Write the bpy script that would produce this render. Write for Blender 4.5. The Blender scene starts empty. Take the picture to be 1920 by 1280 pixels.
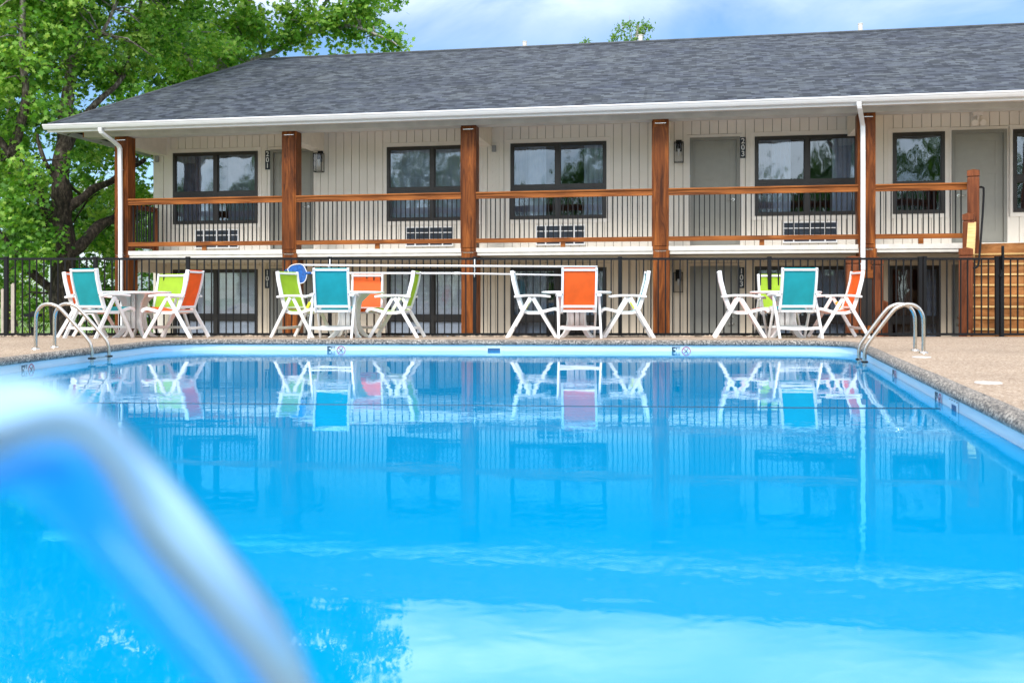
import bpy, math, random
import numpy as np
from mathutils import Vector, Matrix
random.seed(7); rng = np.random.default_rng(11)
S = bpy.context.scene
COL = S.collection
R = math.radians
CAMZ = .711
def at(px, py, D):                    # a point of the place D metres in front of the photographer
    return Vector(((px-960)/1867*D, D, CAMZ-(py-558)/1867*D))

# ------------------------------------------------------------------ helpers
class MB:
    def __init__(s): s.v = []; s.f = []; s.sm = []
    def add(s, vs, fs, smooth=False):
        n = len(s.v); s.v += [tuple(p) for p in vs]
        for f in fs: s.f.append([n+i for i in f]); s.sm.append(smooth)
        return s
    def box(s, x0, x1, y0, y1, z0, z1):
        vs = [(x, y, z) for x in (x0, x1) for y in (y0, y1) for z in (z0, z1)]
        return s.add(vs, [(0,1,3,2),(4,6,7,5),(0,4,5,1),(2,3,7,6),(0,2,6,4),(1,5,7,3)])
    def tube(s, path, r, n=12, caps=True, flat=None):
        P = [Vector(p) for p in path]; k = len(P)
        rs = r if isinstance(r, (list, tuple)) else [r]*k
        T = []
        for i in range(k):
            t = (P[min(i+1, k-1)]-P[max(i-1, 0)]); T.append(t.normalized())
        up = Vector((0, 0, 1)) if abs(T[0].z) < .9 else Vector((1, 0, 0))
        N = (up-T[0]*up.dot(T[0])).normalized(); base = len(s.v)
        for i in range(k):
            N = (N-T[i]*N.dot(T[i])).normalized(); B = T[i].cross(N)
            for j in range(n):
                a = 2*math.pi*j/n
                s.v.append(tuple(P[i]+(N*math.cos(a)+B*math.sin(a))*rs[i]))
        for i in range(k-1):
            for j in range(n):
                a = base+i*n+j; b = base+i*n+(j+1) % n
                s.f.append([a, b, b+n, a+n]); s.sm.append(True)
        if caps:
            s.f.append([base+j for j in range(n)][::-1]); s.sm.append(False)
            s.f.append([base+(k-1)*n+j for j in range(n)]); s.sm.append(False)
        return s
    def bar(s, path, w, h, side):     # rectangular section swept on a path; 'side' = width axis
        P = [Vector(p) for p in path]; k = len(P); side = Vector(side).normalized(); base = len(s.v)
        for i in range(k):
            a = P[i]-P[i-1] if i else P[1]-P[0]; b = P[i+1]-P[i] if i < k-1 else a
            t = (a.normalized()+b.normalized()).normalized()
            n = side.cross(t).normalized(); m = 1/max(.5, t.dot(a.normalized()))
            for (p, q) in ((-1,-1),(1,-1),(1,1),(-1,1)):
                s.v.append(tuple(P[i]+side*p*w/2+n*q*h/2*m))
        for i in range(k-1):
            for j in range(4):
                a = base+i*4+j; b = base+i*4+(j+1) % 4
                s.f.append([a, b, b+4, a+4]); s.sm.append(False)
        s.f.append([base+3, base+2, base+1, base]); s.sm.append(False)
        s.f.append([base+(k-1)*4+j for j in range(4)]); s.sm.append(False)
        return s
    def prism(s, poly, axis, a, b):   # polygon in the plane normal to axis, extruded from a to b
        def mk(p, t):
            return {'x': (t, p[0], p[1]), 'y': (p[0], t, p[1]), 'z': (p[0], p[1], t)}[axis]
        n = len(poly); vs = [mk(p, a) for p in poly]+[mk(p, b) for p in poly]
        return s.add(vs, [list(range(n))[::-1], [n+i for i in range(n)]]+[[i, (i+1) % n, n+(i+1) % n, n+i] for i in range(n)])
    def disc(s, c, r, h, n=24, r2=None):
        r2 = r if r2 is None else r2; c = Vector(c)
        vs = [(c.x+r*math.cos(2*math.pi*i/n), c.y+r*math.sin(2*math.pi*i/n), c.z) for i in range(n)]
        vs += [(c.x+r2*math.cos(2*math.pi*i/n), c.y+r2*math.sin(2*math.pi*i/n), c.z+h) for i in range(n)]
        return s.add(vs, [list(range(n))[::-1], [n+i for i in range(n)]]+[[i, (i+1) % n, n+(i+1) % n, n+i] for i in range(n)])
    def mesh(s, name):
        m = bpy.data.meshes.new(name); m.from_pydata(s.v, [], s.f)
        m.polygons.foreach_set('use_smooth', s.sm); m.update(); return m

def tag(o, label=None, cat=None, group=None, kind=None):
    if label: o['label'] = label
    if cat: o['category'] = cat
    if group: o['group'] = group
    if kind: o['kind'] = kind
    return o
def obj(name, mb, mat, parent=None, bevel=0, **k):
    me = mb.mesh(name) if isinstance(mb, MB) else mb
    if mat and not me.materials: me.materials.append(mat)
    o = bpy.data.objects.new(name, me); COL.objects.link(o)
    if parent: o.parent = parent
    if bevel:
        b = o.modifiers.new('b', 'BEVEL'); b.width = bevel; b.segments = 2; b.limit_method = 'ANGLE'; b.angle_limit = R(40)
    return tag(o, **k)
def empty(name, loc=(0,0,0), rz=0, parent=None, **k):
    o = bpy.data.objects.new(name, None); o.empty_display_size = .1; COL.objects.link(o)
    o.location = loc; o.rotation_euler = (0, 0, rz)
    if parent: o.parent = parent
    return tag(o, **k)
def copy_tree(o, parent=None):
    c = o.copy(); COL.objects.link(c)
    if parent: c.parent = parent
    for ch in [x for x in bpy.data.objects if x.parent == o]: copy_tree(ch, c)
    return c
def text_mesh(txt, size, depth=.002, align='CENTER', spacing=1.0, lspace=1.0, bold=0):
    cu = bpy.data.curves.new('t', 'FONT'); cu.body = txt; cu.size = size; cu.extrude = depth
    cu.align_x = align; cu.align_y = 'CENTER'; cu.space_line = lspace; cu.offset = bold
    t = bpy.data.objects.new('t', cu); COL.objects.link(t)
    dg = bpy.context.evaluated_depsgraph_get(); dg.update()
    me = bpy.data.meshes.new_from_object(t.evaluated_get(dg))
    bpy.data.objects.remove(t); me.materials.clear()
    return me
def rotmesh(me, M): me.transform(M); return me

# ------------------------------------------------------------------ materials
def L(c):     # sRGB 0-255 to linear
    return tuple((x/255/12.92 if x/255 <= .04045 else ((x/255+.055)/1.055)**2.4) for x in c)+(1,)
class NT:
    def __init__(s, name):
        s.m = bpy.data.materials.new(name); s.m.use_nodes = True; s.t = s.m.node_tree; s.n = s.t.nodes
        s.b = s.n['Principled BSDF']; s.out = s.n['Material Output']
    def nd(s, typ, **kw):
        x = s.n.new(typ)
        for k, v in kw.items():
            if k in x.inputs.keys(): x.inputs[k].default_value = v
            else: setattr(x, k, v)
        return x
    def ln(s, a, ao, b, bi): s.t.links.new(a.outputs[ao], b.inputs[bi])
    def coords(s, scale=(1,1,1), kind='Object'):
        tc = s.nd('ShaderNodeTexCoord'); mp = s.nd('ShaderNodeMapping'); mp.inputs['Scale'].default_value = scale
        s.ln(tc, kind, mp, 'Vector'); return mp
    def ramp(s, src, so, stops):
        r = s.nd('ShaderNodeValToRGB'); e = r.color_ramp.elements
        while len(e) < len(stops): e.new(.5)
        for i, (p, c) in enumerate(stops): e[i].position = p; e[i].color = c
        s.ln(src, so, r, 'Fac'); return r
    def bump(s, src, so, strength, dist=.01):
        b = s.nd('ShaderNodeBump'); b.inputs['Strength'].default_value = strength; b.inputs['Distance'].default_value = dist
        s.ln(src, so, b, 'Height'); s.ln(b, 'Normal', s.b, 'Normal'); return b
def plain(name, c, rough=.5, metal=0, var=.08, scale=6, spec=.5, bump=0, bscale=80):
    t = NT(name); mp = t.coords(); n = t.nd('ShaderNodeTexNoise', Scale=scale, Detail=5.0)
    t.ln(mp, 'Vector', n, 'Vector')
    lo = tuple(x*(1-var) for x in c[:3])+(1,); hi = tuple(min(1, x*(1+var)) for x in c[:3])+(1,)
    r = t.ramp(n, 'Fac', [(.3, lo), (.7, hi)]); t.ln(r, 'Color', t.b, 'Base Color')
    t.b.inputs['Roughness'].default_value = rough; t.b.inputs['Metallic'].default_value = metal
    t.b.inputs['Specular IOR Level'].default_value = spec
    if bump:
        n2 = t.nd('ShaderNodeTexNoise', Scale=bscale, Detail=3.0); t.ln(mp, 'Vector', n2, 'Vector'); t.bump(n2, 'Fac', bump, .004)
    return t.m
def wood(name, scale, a, b, c, rough=.45):
    t = NT(name); mp = t.coords(scale)
    n = t.nd('ShaderNodeTexNoise', Scale=1.0, Detail=7.0, Roughness=.65, Distortion=1.2); t.ln(mp, 'Vector', n, 'Vector')
    r = t.ramp(n, 'Fac', [(.33, a), (.5, b), (.68, c)])
    mp2 = t.coords((.9, .9, .5)); n2 = t.nd('ShaderNodeTexNoise', Scale=1.6, Detail=2.0); t.ln(mp2, 'Vector', n2, 'Vector')
    r2 = t.ramp(n2, 'Fac', [(.3, (.6,.55,.5,1)), (.7, (1.15,1.1,1.05,1))])
    v = t.nd('ShaderNodeTexVoronoi', Scale=1.0); mp3 = t.coords(tuple(max(.8, x*.12) for x in scale)); t.ln(mp3, 'Vector', v, 'Vector')
    r3 = t.ramp(v, 'Distance', [(.03, (.25,.18,.15,1)), (.1, (1,1,1,1))])
    m = t.nd('ShaderNodeMix', data_type='RGBA', blend_type='MULTIPLY'); m.inputs[0].default_value = 1
    t.ln(r, 'Color', m, 6); t.ln(r2, 'Color', m, 7)
    m2 = t.nd('ShaderNodeMix', data_type='RGBA', blend_type='MULTIPLY'); m2.inputs[0].default_value = .8
    t.ln(m, 2, m2, 6); t.ln(r3, 'Color', m2, 7)
    t.ln(m2, 2, t.b, 'Base Color'); t.b.inputs['Roughness'].default_value = rough; t.b.inputs['Specular IOR Level'].default_value = .2
    t.bump(n, 'Fac', .35, .005); return t.m
M = {}
M['post'] = wood('post_wood', (9, 9, .9), (.055,.016,.005,1), (.19,.055,.012,1), (.38,.125,.026,1))
M['rail'] = wood('rail_wood', (.9, 9, 16), (.10,.032,.008,1), (.29,.092,.020,1), (.48,.18,.045,1))
M['redwood'] = wood('newel_wood', (10, 10, 1.2), (.08,.024,.010,1), (.20,.062,.024,1), (.31,.10,.038,1))
M['tread'] = wood('tread_wood', (1.2, 12, 12), (.5,.33,.14,1), (.66,.46,.2,1), (.75,.55,.28,1), .6)
M['riser'] = wood('riser_wood', (2.2, 8, 7), (.2,.085,.025,1), (.33,.15,.05,1), (.45,.23,.09,1), .6)
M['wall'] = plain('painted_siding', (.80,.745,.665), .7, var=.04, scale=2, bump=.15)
M['wall_low'] = plain('shade_tinted_siding', (.74,.63,.49), .7, var=.06, scale=1.5, bump=.15)  # tan tint paints in the shade and wood bounce below the slab
M['gap'] = plain('siding_groove', (.34,.30,.26), .9)
M['ceiling'] = plain('soffit_paint', (.74,.67,.58), .8, var=.05)
M['slab'] = plain('slab_paint', (.72,.68,.62), .6, var=.1, scale=5)
M['beam'] = plain('fascia_board', (.52,.51,.49), .6, var=.12, scale=3)
M['white'] = plain('white_gutter', (.82,.82,.83), .35, var=.02)
M['bronze'] = plain('bronze_frame', (.028,.024,.022), .4, var=.2)
M['trim'] = plain('window_trim_paint', (.82,.76,.69), .65, var=.03)
M['door'] = plain('door_paint', (.30,.295,.26), .5, var=.04)
M['doorframe'] = plain('door_frame_paint', (.235,.23,.205), .5, var=.04)
M['black'] = plain('black_metal', (.004,.005,.007), .55, var=.2, spec=.3)
M['navy'] = plain('sign_face', (.008,.016,.026), .5)
M['signwhite'] = plain('sign_white', (.8,.8,.8), .5)
M['steel'] = plain('satin_steel', (.62,.58,.54), .22, metal=1, var=.06, scale=12)
M['polished'] = plain('blue_reflection_steel', (.42,.68,.92), .30, metal=1, var=.02)  # blue base colour stands in for pool water mirrored in the rail
M['nickel'] = plain('door_hardware', (.7,.7,.68), .25, metal=1)
M['plastic'] = plain('white_resin', (.84,.83,.83), .38, var=.03, scale=9)
M['conduit'] = plain('grey_box', (.3,.3,.31), .6)
M['drape'] = plain('drape_cloth', (.19,.205,.24), .9, var=.2)
M['browndrape'] = plain('brown_drape', (.2,.15,.12), .9, var=.2)
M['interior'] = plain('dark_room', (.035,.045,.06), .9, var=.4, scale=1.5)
M['acdark'] = plain('grille_dark', (.035,.05,.075), .5, var=.4)
M['yellow'] = plain('tag_yellow', (.75,.72,.05), .5)
M['tagorange'] = plain('tag_amber', (.85,.45,.02), .5)
M['netblue'] = plain('net_rim', (.02,.12,.42), .4)
M['skimmer'] = plain('skimmer_blue', (.02,.10,.25), .5)
M['markdark'] = plain('marker_ink', (.01,.05,.09), .5)
M['markred'] = plain('marker_red', (.42,.06,.14), .5)
M['plate'] = plain('marker_plate', (.6,.74,.84), .4)
M['rope'] = plain('rope_dark', (.02,.03,.05), .6)
M['distwhite'] = plain('distant_wall', (.62,.66,.72), .8)
M['distglass'] = plain('distant_glass', (.08,.18,.3), .1)
M['palewood'] = plain('pale_post', (.5,.42,.36), .8, var=.2)
M['ladderblue'] = plain('blue_sleeve', (.1,.4,.75), .4)

def sling(name, c):
    t = NT(name); mp = t.coords((1,1,1)); w = t.nd('ShaderNodeTexWave', Scale=60.0); t.ln(mp, 'Vector', w, 'Vector')
    n = t.nd('ShaderNodeTexNoise', Scale=8.0); t.ln(mp, 'Vector', n, 'Vector')
    r = t.ramp(n, 'Fac', [(.3, tuple(x*.88 for x in c[:3])+(1,)), (.7, c)])
    t.ln(r, 'Color', t.b, 'Base Color'); t.b.inputs['Roughness'].default_value = .6
    tr = t.nd('ShaderNodeBsdfTranslucent'); t.ln(r, 'Color', tr, 'Color')
    mx = t.nd('ShaderNodeMixShader', Fac=.3); t.t.links.new(t.b.outputs[0], mx.inputs[1]); t.t.links.new(tr.outputs[0], mx.inputs[2])
    t.t.links.new(mx.outputs[0], t.out.inputs[0]); t.bump(w, 'Fac', .15, .002); return t.m
M['teal'] = sling('teal_sling', (.012,.44,.50,1)); M['orange'] = sling('orange_sling', (1.0,.17,.015,1))
M['lime'] = sling('lime_sling', (.46,.70,.03,1))

def glass(name, refl=.38, tint=(.8,.88,.95,1), gc=(.9,.95,1,1)):
    t = NT(name); t.n.remove(t.b)
    g = t.nd('ShaderNodeBsdfGlossy', Roughness=.03); g.inputs['Color'].default_value = gc
    tr = t.nd('ShaderNodeBsdfTransparent'); tr.inputs['Color'].default_value = tint
    mp = t.coords((1.1,1.1,.8)); n = t.nd('ShaderNodeTexNoise', Scale=1.6, Detail=1.5); t.ln(mp, 'Vector', n, 'Vector')
    b = t.nd('ShaderNodeBump', Strength=.35, Distance=.03); t.ln(n, 'Fac', b, 'Height'); t.ln(b, 'Normal', g, 'Normal')
    lw = t.nd('ShaderNodeLayerWeight', Blend=.2); ad = t.nd('ShaderNodeMath', operation='ADD'); ad.inputs[1].default_value = refl
    t.ln(lw, 'Facing', ad, 0); ad.use_clamp = True
    mx = t.nd('ShaderNodeMixShader'); t.ln(ad, 0, mx, 0); t.ln(tr, 0, mx, 1); t.ln(g, 0, mx, 2); t.ln(mx, 0, t.out, 0)
    return t.m
M['glass'] = glass('window_glass', .22, (.86,.91,.98,1), (.48,.55,.61,1)); M['lampglass'] = glass('lantern_glass', .0, (.9,.9,.9,1), (.8,.8,.8,1))
def sheer():
    t = NT('sheer_curtain'); mp = t.coords((1,1,1)); n = t.nd('ShaderNodeTexNoise', Scale=3.0); t.ln(mp, 'Vector', n, 'Vector')
    r = t.ramp(n, 'Fac', [(.3, (.34,.39,.46,1)), (.7, (.50,.55,.61,1))]); t.ln(r, 'Color', t.b, 'Base Color'); t.b.inputs['Roughness'].default_value = .9
    return t.m
M['sheer'] = sheer()
M['blind'] = plain('blind_slats', (.90,.91,.93), .6, var=.04)

def shingle():
    t = NT('roof_shingles'); mp = t.coords((1,1,1), 'UV')
    br = t.nd('ShaderNodeTexBrick', Scale=1.0); br.offset = .37; br.squash = 1
    for k, v in (('Brick Width', .17), ('Row Height', .085), ('Mortar Size', .0), ('Mortar Smooth', .0), ('Bias', 0.0)): br.inputs[k].default_value = v
    br.inputs['Color1'].default_value = (.024,.029,.039,1); br.inputs['Color2'].default_value = (.090,.104,.128,1); br.inputs['Mortar'].default_value = (.045,.05,.06,1)
    t.ln(mp, 'Vector', br, 'Vector')
    b2 = t.nd('ShaderNodeTexBrick', Scale=1.0); b2.offset = .63
    for k, v in (('Brick Width', .26), ('Row Height', .17), ('Mortar Size', .0), ('Bias', .1)): b2.inputs[k].default_value = v
    b2.inputs['Color1'].default_value = (.80,.81,.90,1); b2.inputs['Color2'].default_value = (1.22,1.22,1.16,1)
    t.ln(mp, 'Vector', b2, 'Vector')
    mx = t.nd('ShaderNodeMix', data_type='RGBA', blend_type='MULTIPLY'); mx.inputs[0].default_value = 1
    t.ln(br, 'Color', mx, 6); t.ln(b2, 'Color', mx, 7)
    n = t.nd('ShaderNodeTexNoise', Scale=.9, Detail=4.0); t.ln(mp, 'Vector', n, 'Vector')
    r = t.ramp(n, 'Fac', [(.3, (.85,.87,.92,1)), (.7, (1.12,1.1,1.05,1))])
    m2 = t.nd('ShaderNodeMix', data_type='RGBA', blend_type='MULTIPLY'); m2.inputs[0].default_value = 1
    t.ln(mx, 2, m2, 6); t.ln(r, 'Color', m2, 7); sxy = t.nd('ShaderNodeSeparateXYZ'); t.ln(mp, 'Vector', sxy, 0); dv_ = t.nd('ShaderNodeMath', operation='DIVIDE'); dv_.inputs[1].default_value = .085; t.ln(sxy, 'Y', dv_, 0)
    fr_ = t.nd('ShaderNodeMath', operation='FRACT'); t.ln(dv_, 0, fr_, 0)
    r5 = t.ramp(fr_, 0, [(.0, (.30,.30,.33,1)), (.3, (1.08,1.08,1.08,1))]); m3 = t.nd('ShaderNodeMix', data_type='RGBA', blend_type='MULTIPLY'); m3.inputs[0].default_value = 1
    t.ln(m2, 2, m3, 6); t.ln(r5, 'Color', m3, 7); t.ln(m3, 2, t.b, 'Base Color'); t.b.inputs['Roughness'].default_value = .85
    t.b.inputs['Specular IOR Level'].default_value = .3
    t.bump(r5, 'Color', .5, .008); return t.m
M['shingle'] = shingle()

def pebble(name, scale, stops, rough=.8, blot=None, wash=(1,1,1)):
    t = NT(name); mp = t.coords((1,1,1))
    v = t.nd('ShaderNodeTexVoronoi', Scale=scale); t.ln(mp, 'Vector', v, 'Vector')
    sp = t.nd('ShaderNodeSeparateColor'); t.ln(v, 'Color', sp, 0)
    r = t.ramp(sp, 0, stops); r.color_ramp.interpolation = 'LINEAR'
    n = t.nd('ShaderNodeTexNoise', Scale=.8, Detail=6.0, Roughness=.6); t.ln(mp, 'Vector', n, 'Vector')
    r2 = t.ramp(n, 'Fac', [(.3, (.86,.85,.84,1)), (.72, (1.1,1.1,1.1,1))])
    m = t.nd('ShaderNodeMix', data_type='RGBA', blend_type='MULTIPLY'); m.inputs[0].default_value = 1
    t.ln(r, 'Color', m, 6); t.ln(r2, 'Color', m, 7); t.ln(m, 2, t.b, 'Base Color'); t.b.inputs['Roughness'].default_value = rough
    t.bump(v, 'Distance', .5, .006); return t.m
M['deck'] = pebble('deck_aggregate', 75, [(0, (.20,.125,.08,1)), (.3, (.345,.245,.165,1)), (.65, (.45,.33,.235,1)), (1, (.56,.46,.36,1))])
M['coping'] = pebble('coping_aggregate', 95, [(0, (.03,.028,.027,1)), (.35, (.11,.10,.095,1)), (.7, (.26,.23,.20,1)), (1, (.62,.55,.47,1))])
M['rock'] = plain('river_rocks', (.42,.33,.25), .8, var=.5, scale=3)
def liner():
    t = NT('pool_liner'); mp = t.coords((1,1,1)); sx = t.nd('ShaderNodeSeparateXYZ'); t.ln(mp, 'Vector', sx, 0)
    mr = t.nd('ShaderNodeMapRange'); mr.inputs['From Min'].default_value = -.03; mr.inputs['From Max'].default_value = .0
    t.ln(sx, 'Z', mr, 0)
    mx = t.nd('ShaderNodeMix', data_type='RGBA'); mx.inputs[6].default_value = (.0,.36,.72,1); mx.inputs[7].default_value = (.60,.76,.86,1)
    t.ln(mr, 0, mx, 0)
    n = t.nd('ShaderNodeTexNoise', Scale=5.0, Detail=4.0); mp2 = t.coords((.4,.4,9)); t.ln(mp2, 'Vector', n, 'Vector')
    r = t.ramp(n, 'Fac', [(.35, (.86,.93,.98,1)), (.6, (1.04,1.03,1.02,1))])
    m2 = t.nd('ShaderNodeMix', data_type='RGBA', blend_type='MULTIPLY'); m2.inputs[0].default_value = 1
    t.ln(mx, 2, m2, 6); t.ln(r, 'Color', m2, 7)
    t.ln(m2, 2, t.b, 'Base Color'); t.b.inputs['Roughness'].default_value = .35; return t.m
M['liner'] = liner()
def water():
    t = NT('pool_water'); t.n.remove(t.b)
    d = t.nd('ShaderNodeBsdfDiffuse'); mp = t.coords((1,1,1))
    n0 = t.nd('ShaderNodeTexNoise', Scale=.25, Detail=2.0); t.ln(mp, 'Vector', n0, 'Vector')
    r0 = t.ramp(n0, 'Fac', [(.3, (.0,.345,.74,1)), (.7, (.0,.38,.79,1))]); t.ln(r0, 'Color', d, 'Color')
    g = t.nd('ShaderNodeBsdfGlossy', Roughness=.0); g.inputs['Color'].default_value = (.74,.94,1,1)
    # slow swell plus finer ripples that come and go in bands
    mpa = t.coords((.55,1.0,1)); na = t.nd('ShaderNodeTexNoise', Scale=1.3, Detail=2.0, Roughness=.4); t.ln(mpa, 'Vector', na, 'Vector')
    mpb = t.coords((1.0,1.6,1)); nb = t.nd('ShaderNodeTexNoise', Scale=7.0, Detail=2.0, Roughness=.5, Distortion=.6); t.ln(mpb, 'Vector', nb, 'Vector')
    mpc = t.coords((.18,.55,1)); nc = t.nd('ShaderNodeTexNoise', Scale=1.0, Detail=2.0); t.ln(mpc, 'Vector', nc, 'Vector')
    rc = t.ramp(nc, 'Fac', [(.42, (.12,.12,.12,1)), (.66, (1,1,1,1))])
    mu = t.nd('ShaderNodeMath', operation='MULTIPLY'); t.ln(nb, 'Fac', mu, 0); t.ln(rc, 'Color', mu, 1)
    ba = t.nd('ShaderNodeBump', Strength=.5, Distance=.006); t.ln(na, 'Fac', ba, 'Height')
    bb = t.nd('ShaderNodeBump', Strength=.5, Distance=.0019); t.ln(mu, 0, bb, 'Height'); t.ln(ba, 'Normal', bb, 'Normal')
    t.ln(bb, 'Normal', g, 'Normal')
    fr = t.nd('ShaderNodeFresnel', IOR=1.34); t.ln(bb, 'Normal', fr, 'Normal')
    gr_ = t.ramp(fr, 'Fac', [(.10, (1,1,1,1)), (.185, (.9,.98,1,1)), (.25, (.14,.74,1,1)), (.40, (.26,.76,1,1)), (.60, (.92,.97,1,1))]); t.ln(gr_, 'Color', g, 'Color')
    tr = t.nd('ShaderNodeBsdfTransparent'); tr.inputs['Color'].default_value = (.02,.85,.99,1)
    m0 = t.nd('ShaderNodeMixShader', Fac=.22); t.ln(d, 0, m0, 1); t.ln(tr, 0, m0, 2)
    mx = t.nd('ShaderNodeMixShader'); t.ln(fr, 0, mx, 0); t.ln(m0, 0, mx, 1); t.ln(g, 0, mx, 2); t.ln(mx, 0, t.out, 0)
    return t.m
M['water'] = water()
def leafmat(name, lo, mid, hi, trans=.45):
    t = NT(name); a = t.nd('ShaderNodeAttribute', attribute_name='tint')
    r = t.ramp(a, 'Fac', [(0, lo), (.5, mid), (1, hi)]); t.ln(r, 'Color', t.b, 'Base Color')
    t.b.inputs['Roughness'].default_value = .5; t.b.inputs['Specular IOR Level'].default_value = .35
    tr = t.nd('ShaderNodeBsdfTranslucent')
    m = t.nd('ShaderNodeMix', data_type='RGBA', blend_type='MULTIPLY'); m.inputs[0].default_value = 1; m.inputs[7].default_value = (1.3,1.25,.5,1)
    t.ln(r, 'Color', m, 6); t.ln(m, 2, tr, 'Color')
    mx = t.nd('ShaderNodeMixShader', Fac=trans); t.ln(t.b, 0, mx, 1); t.ln(tr, 0, mx, 2); t.ln(mx, 0, t.out, 0); return t.m
M['leaf'] = leafmat('sycamore_leaf', (.03,.13,.012,1), (.15,.37,.04,1), (.43,.61,.13,1))
M['leafdark'] = leafmat('dark_leaf', (.03,.10,.012,1), (.09,.23,.03,1), (.22,.38,.06,1), .35)
M['leafgold'] = leafmat('bright_leaf', (.12,.24,.02,1), (.26,.42,.04,1), (.42,.55,.08,1))
def bark():
    t = NT('sycamore_bark'); mp = t.coords((3,3,1.3)); n = t.nd('ShaderNodeTexNoise', Scale=5.0, Detail=8.0, Roughness=.7); t.ln(mp, 'Vector', n, 'Vector')
    sx = t.nd('ShaderNodeSeparateXYZ'); mpz = t.coords(); t.ln(mpz, 'Vector', sx, 0)
    mr = t.nd('ShaderNodeMapRange'); mr.inputs['From Min'].default_value = 3.5; mr.inputs['From Max'].default_value = 9; mr.inputs['To Min'].default_value = 0; mr.inputs['To Max'].default_value = .3
    t.ln(sx, 'Z', mr, 0); ad = t.nd('ShaderNodeMath', operation='ADD'); t.ln(n, 'Fac', ad, 0); t.ln(mr, 0, ad, 1)
    r = t.ramp(ad, 0, [(.38, (.008,.006,.005,1)), (.52, (.045,.033,.024,1)), (.66, (.13,.105,.08,1)), (.85, (.42,.40,.36,1))])
    t.ln(r, 'Color', t.b, 'Base Color'); t.b.inputs['Roughness'].default_value = .9; t.bump(n, 'Fac', .8, .03); return t.m
M['bark'] = bark()
M['grass'] = plain('lawn', (.13,.22,.04), .9, var=.4, scale=2)
M['paving'] = plain('lower_paving', (.33,.31,.28), .9, var=.2)

# ------------------------------------------------------------------ ground and pool
g = MB(); g.add([(-400,-300,-.80),(400,-300,-.80),(400,900,-.80),(-400,900,-.80)], [(0,1,2,3)]); obj('ground', g, M['grass'], kind='structure')
pv = MB(); pv.add([(-9.5,16.3,-.792),(14,16.3,-.792),(16,24,-.792),(-9.5,24,-.792)], [(0,1,2,3)]); obj('lower_pavement', pv, M['paving'], kind='structure')

def outline():
    pts = [(-4.67,13.565,.75), (4.47,13.125,.6), (.87,-1.6,.3), (-4.99,-1.6,.5)]
    out = []; n = len(pts)
    for i in range(n):
        p = Vector(pts[i][:2]); a = Vector(pts[i-1][:2]); b = Vector(pts[(i+1) % n][:2]); r = pts[i][2]
        da = (a-p).normalized(); db = (b-p).normalized(); ang = da.angle(db); d = r/math.tan(ang/2)
        A = p+da*d; B = p+db*d; c = p+(da+db).normalized()*(r/math.sin(ang/2))
        a0 = math.atan2((A-c).y, (A-c).x); a1 = math.atan2((B-c).y, (B-c).x); dd = (a1-a0+math.pi) % (2*math.pi)-math.pi
        for k in range(9):
            t = a0+dd*k/8; out.append(c+Vector((math.cos(t), math.sin(t)))*r)
    # resample long edges so that edges wobble a little, like poured coping
    res = []
    for i in range(len(out)):
        a, b = out[i], out[(i+1) % len(out)]; n_ = max(1, int((b-a).length/.5))
        for k in range(n_): res.append(a.lerp(b, k/n_))
    return res
OUT = outline()
def offs(o, wob=0):
    n = len(OUT); r = []
    for i in range(n):
        t = (OUT[(i+1) % n]-OUT[i-1]).normalized(); nn = Vector((-t.y, t.x))
        r.append(OUT[i]+nn*(o+wob*math.sin(i*1.7)*.5+wob*math.sin(i*.61)*.5))
    return r
# the outline runs clockwise, so +normal points outward
def ring(mb, prof, wob=None):
    n = len(OUT); base = len(mb.v)
    for j, (o, z) in enumerate(prof):
        for p in offs(o, wob[j] if wob else 0): mb.v.append((p.x, p.y, z))
    for j in range(len(prof)-1):
        for i in range(n):
            a = base+j*n+i; b = base+j*n+(i+1) % n
            mb.f.append([a, b, b+n, a+n]); mb.sm.append(True)
cp = MB(); ring(cp, [(.03,.078),(-.02,.078),(-.032,.088),(-.035,.105),(-.028,.126),(-.012,.142),(.012,.148),(.055,.148),(.075,.1475),(.09,.13)], [0,.002,.003,.004,.004,.004,.004,.004,.008,.008])
obj('pool_coping', cp, M['coping'], kind='structure')
ln_ = MB(); ring(ln_, [(.0,.085),(.0,.02),(.0,-.02),(.0,-.04),(.0,-1.45)]); n = len(OUT)
ln_.add([(p.x, p.y, -1.45) for p in offs(0)], [list(range(n))]); obj('pool_basin', ln_, M['liner'], kind='structure')
wt = MB(); wt.add([(p.x, p.y, 0) for p in offs(.002)], [list(range(n))[::-1]]); obj('pool_water', wt, M['water'], kind='structure')
# deck: flat part with the pool cut out, then a strip sloping to the fence
import bmesh
bm = bmesh.new()
outer = [(-26,-8),(24,-8),(24,13.75),(-26,13.75)]
def loop(pts):
    vs = [bm.verts.new((x, y, .1438)) for x, y in pts]; return [bm.edges.new((vs[i], vs[(i+1) % len(vs)])) for i in range(len(vs))]
e = loop(outer)+loop([(p.x, p.y) for p in offs(.05)])
bmesh.ops.triangle_fill(bm, use_beauty=True, use_dissolve=False, edges=e)
for f in bm.faces:
    if f.normal.z < 0: f.normal_flip()
me = bpy.data.meshes.new('deck'); bm.to_mesh(me); bm.free()
dk = obj('deck', me, M['deck'], kind='structure')
ds = MB(); ds.add([(-26,13.75,.1438),(24,13.75,.1438),(24,16.2,.078),(-26,16.2,.078),(24,16.2,-.9),(-26,16.2,-.9)], [(0,1,2,3),(3,2,4,5)])
obj('deck_slope', ds, M['deck'], kind='structure')
def deck_z(y): return .1438 if y < 13.75 else .1438-(y-13.75)*(.0658/2.45)

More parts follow.
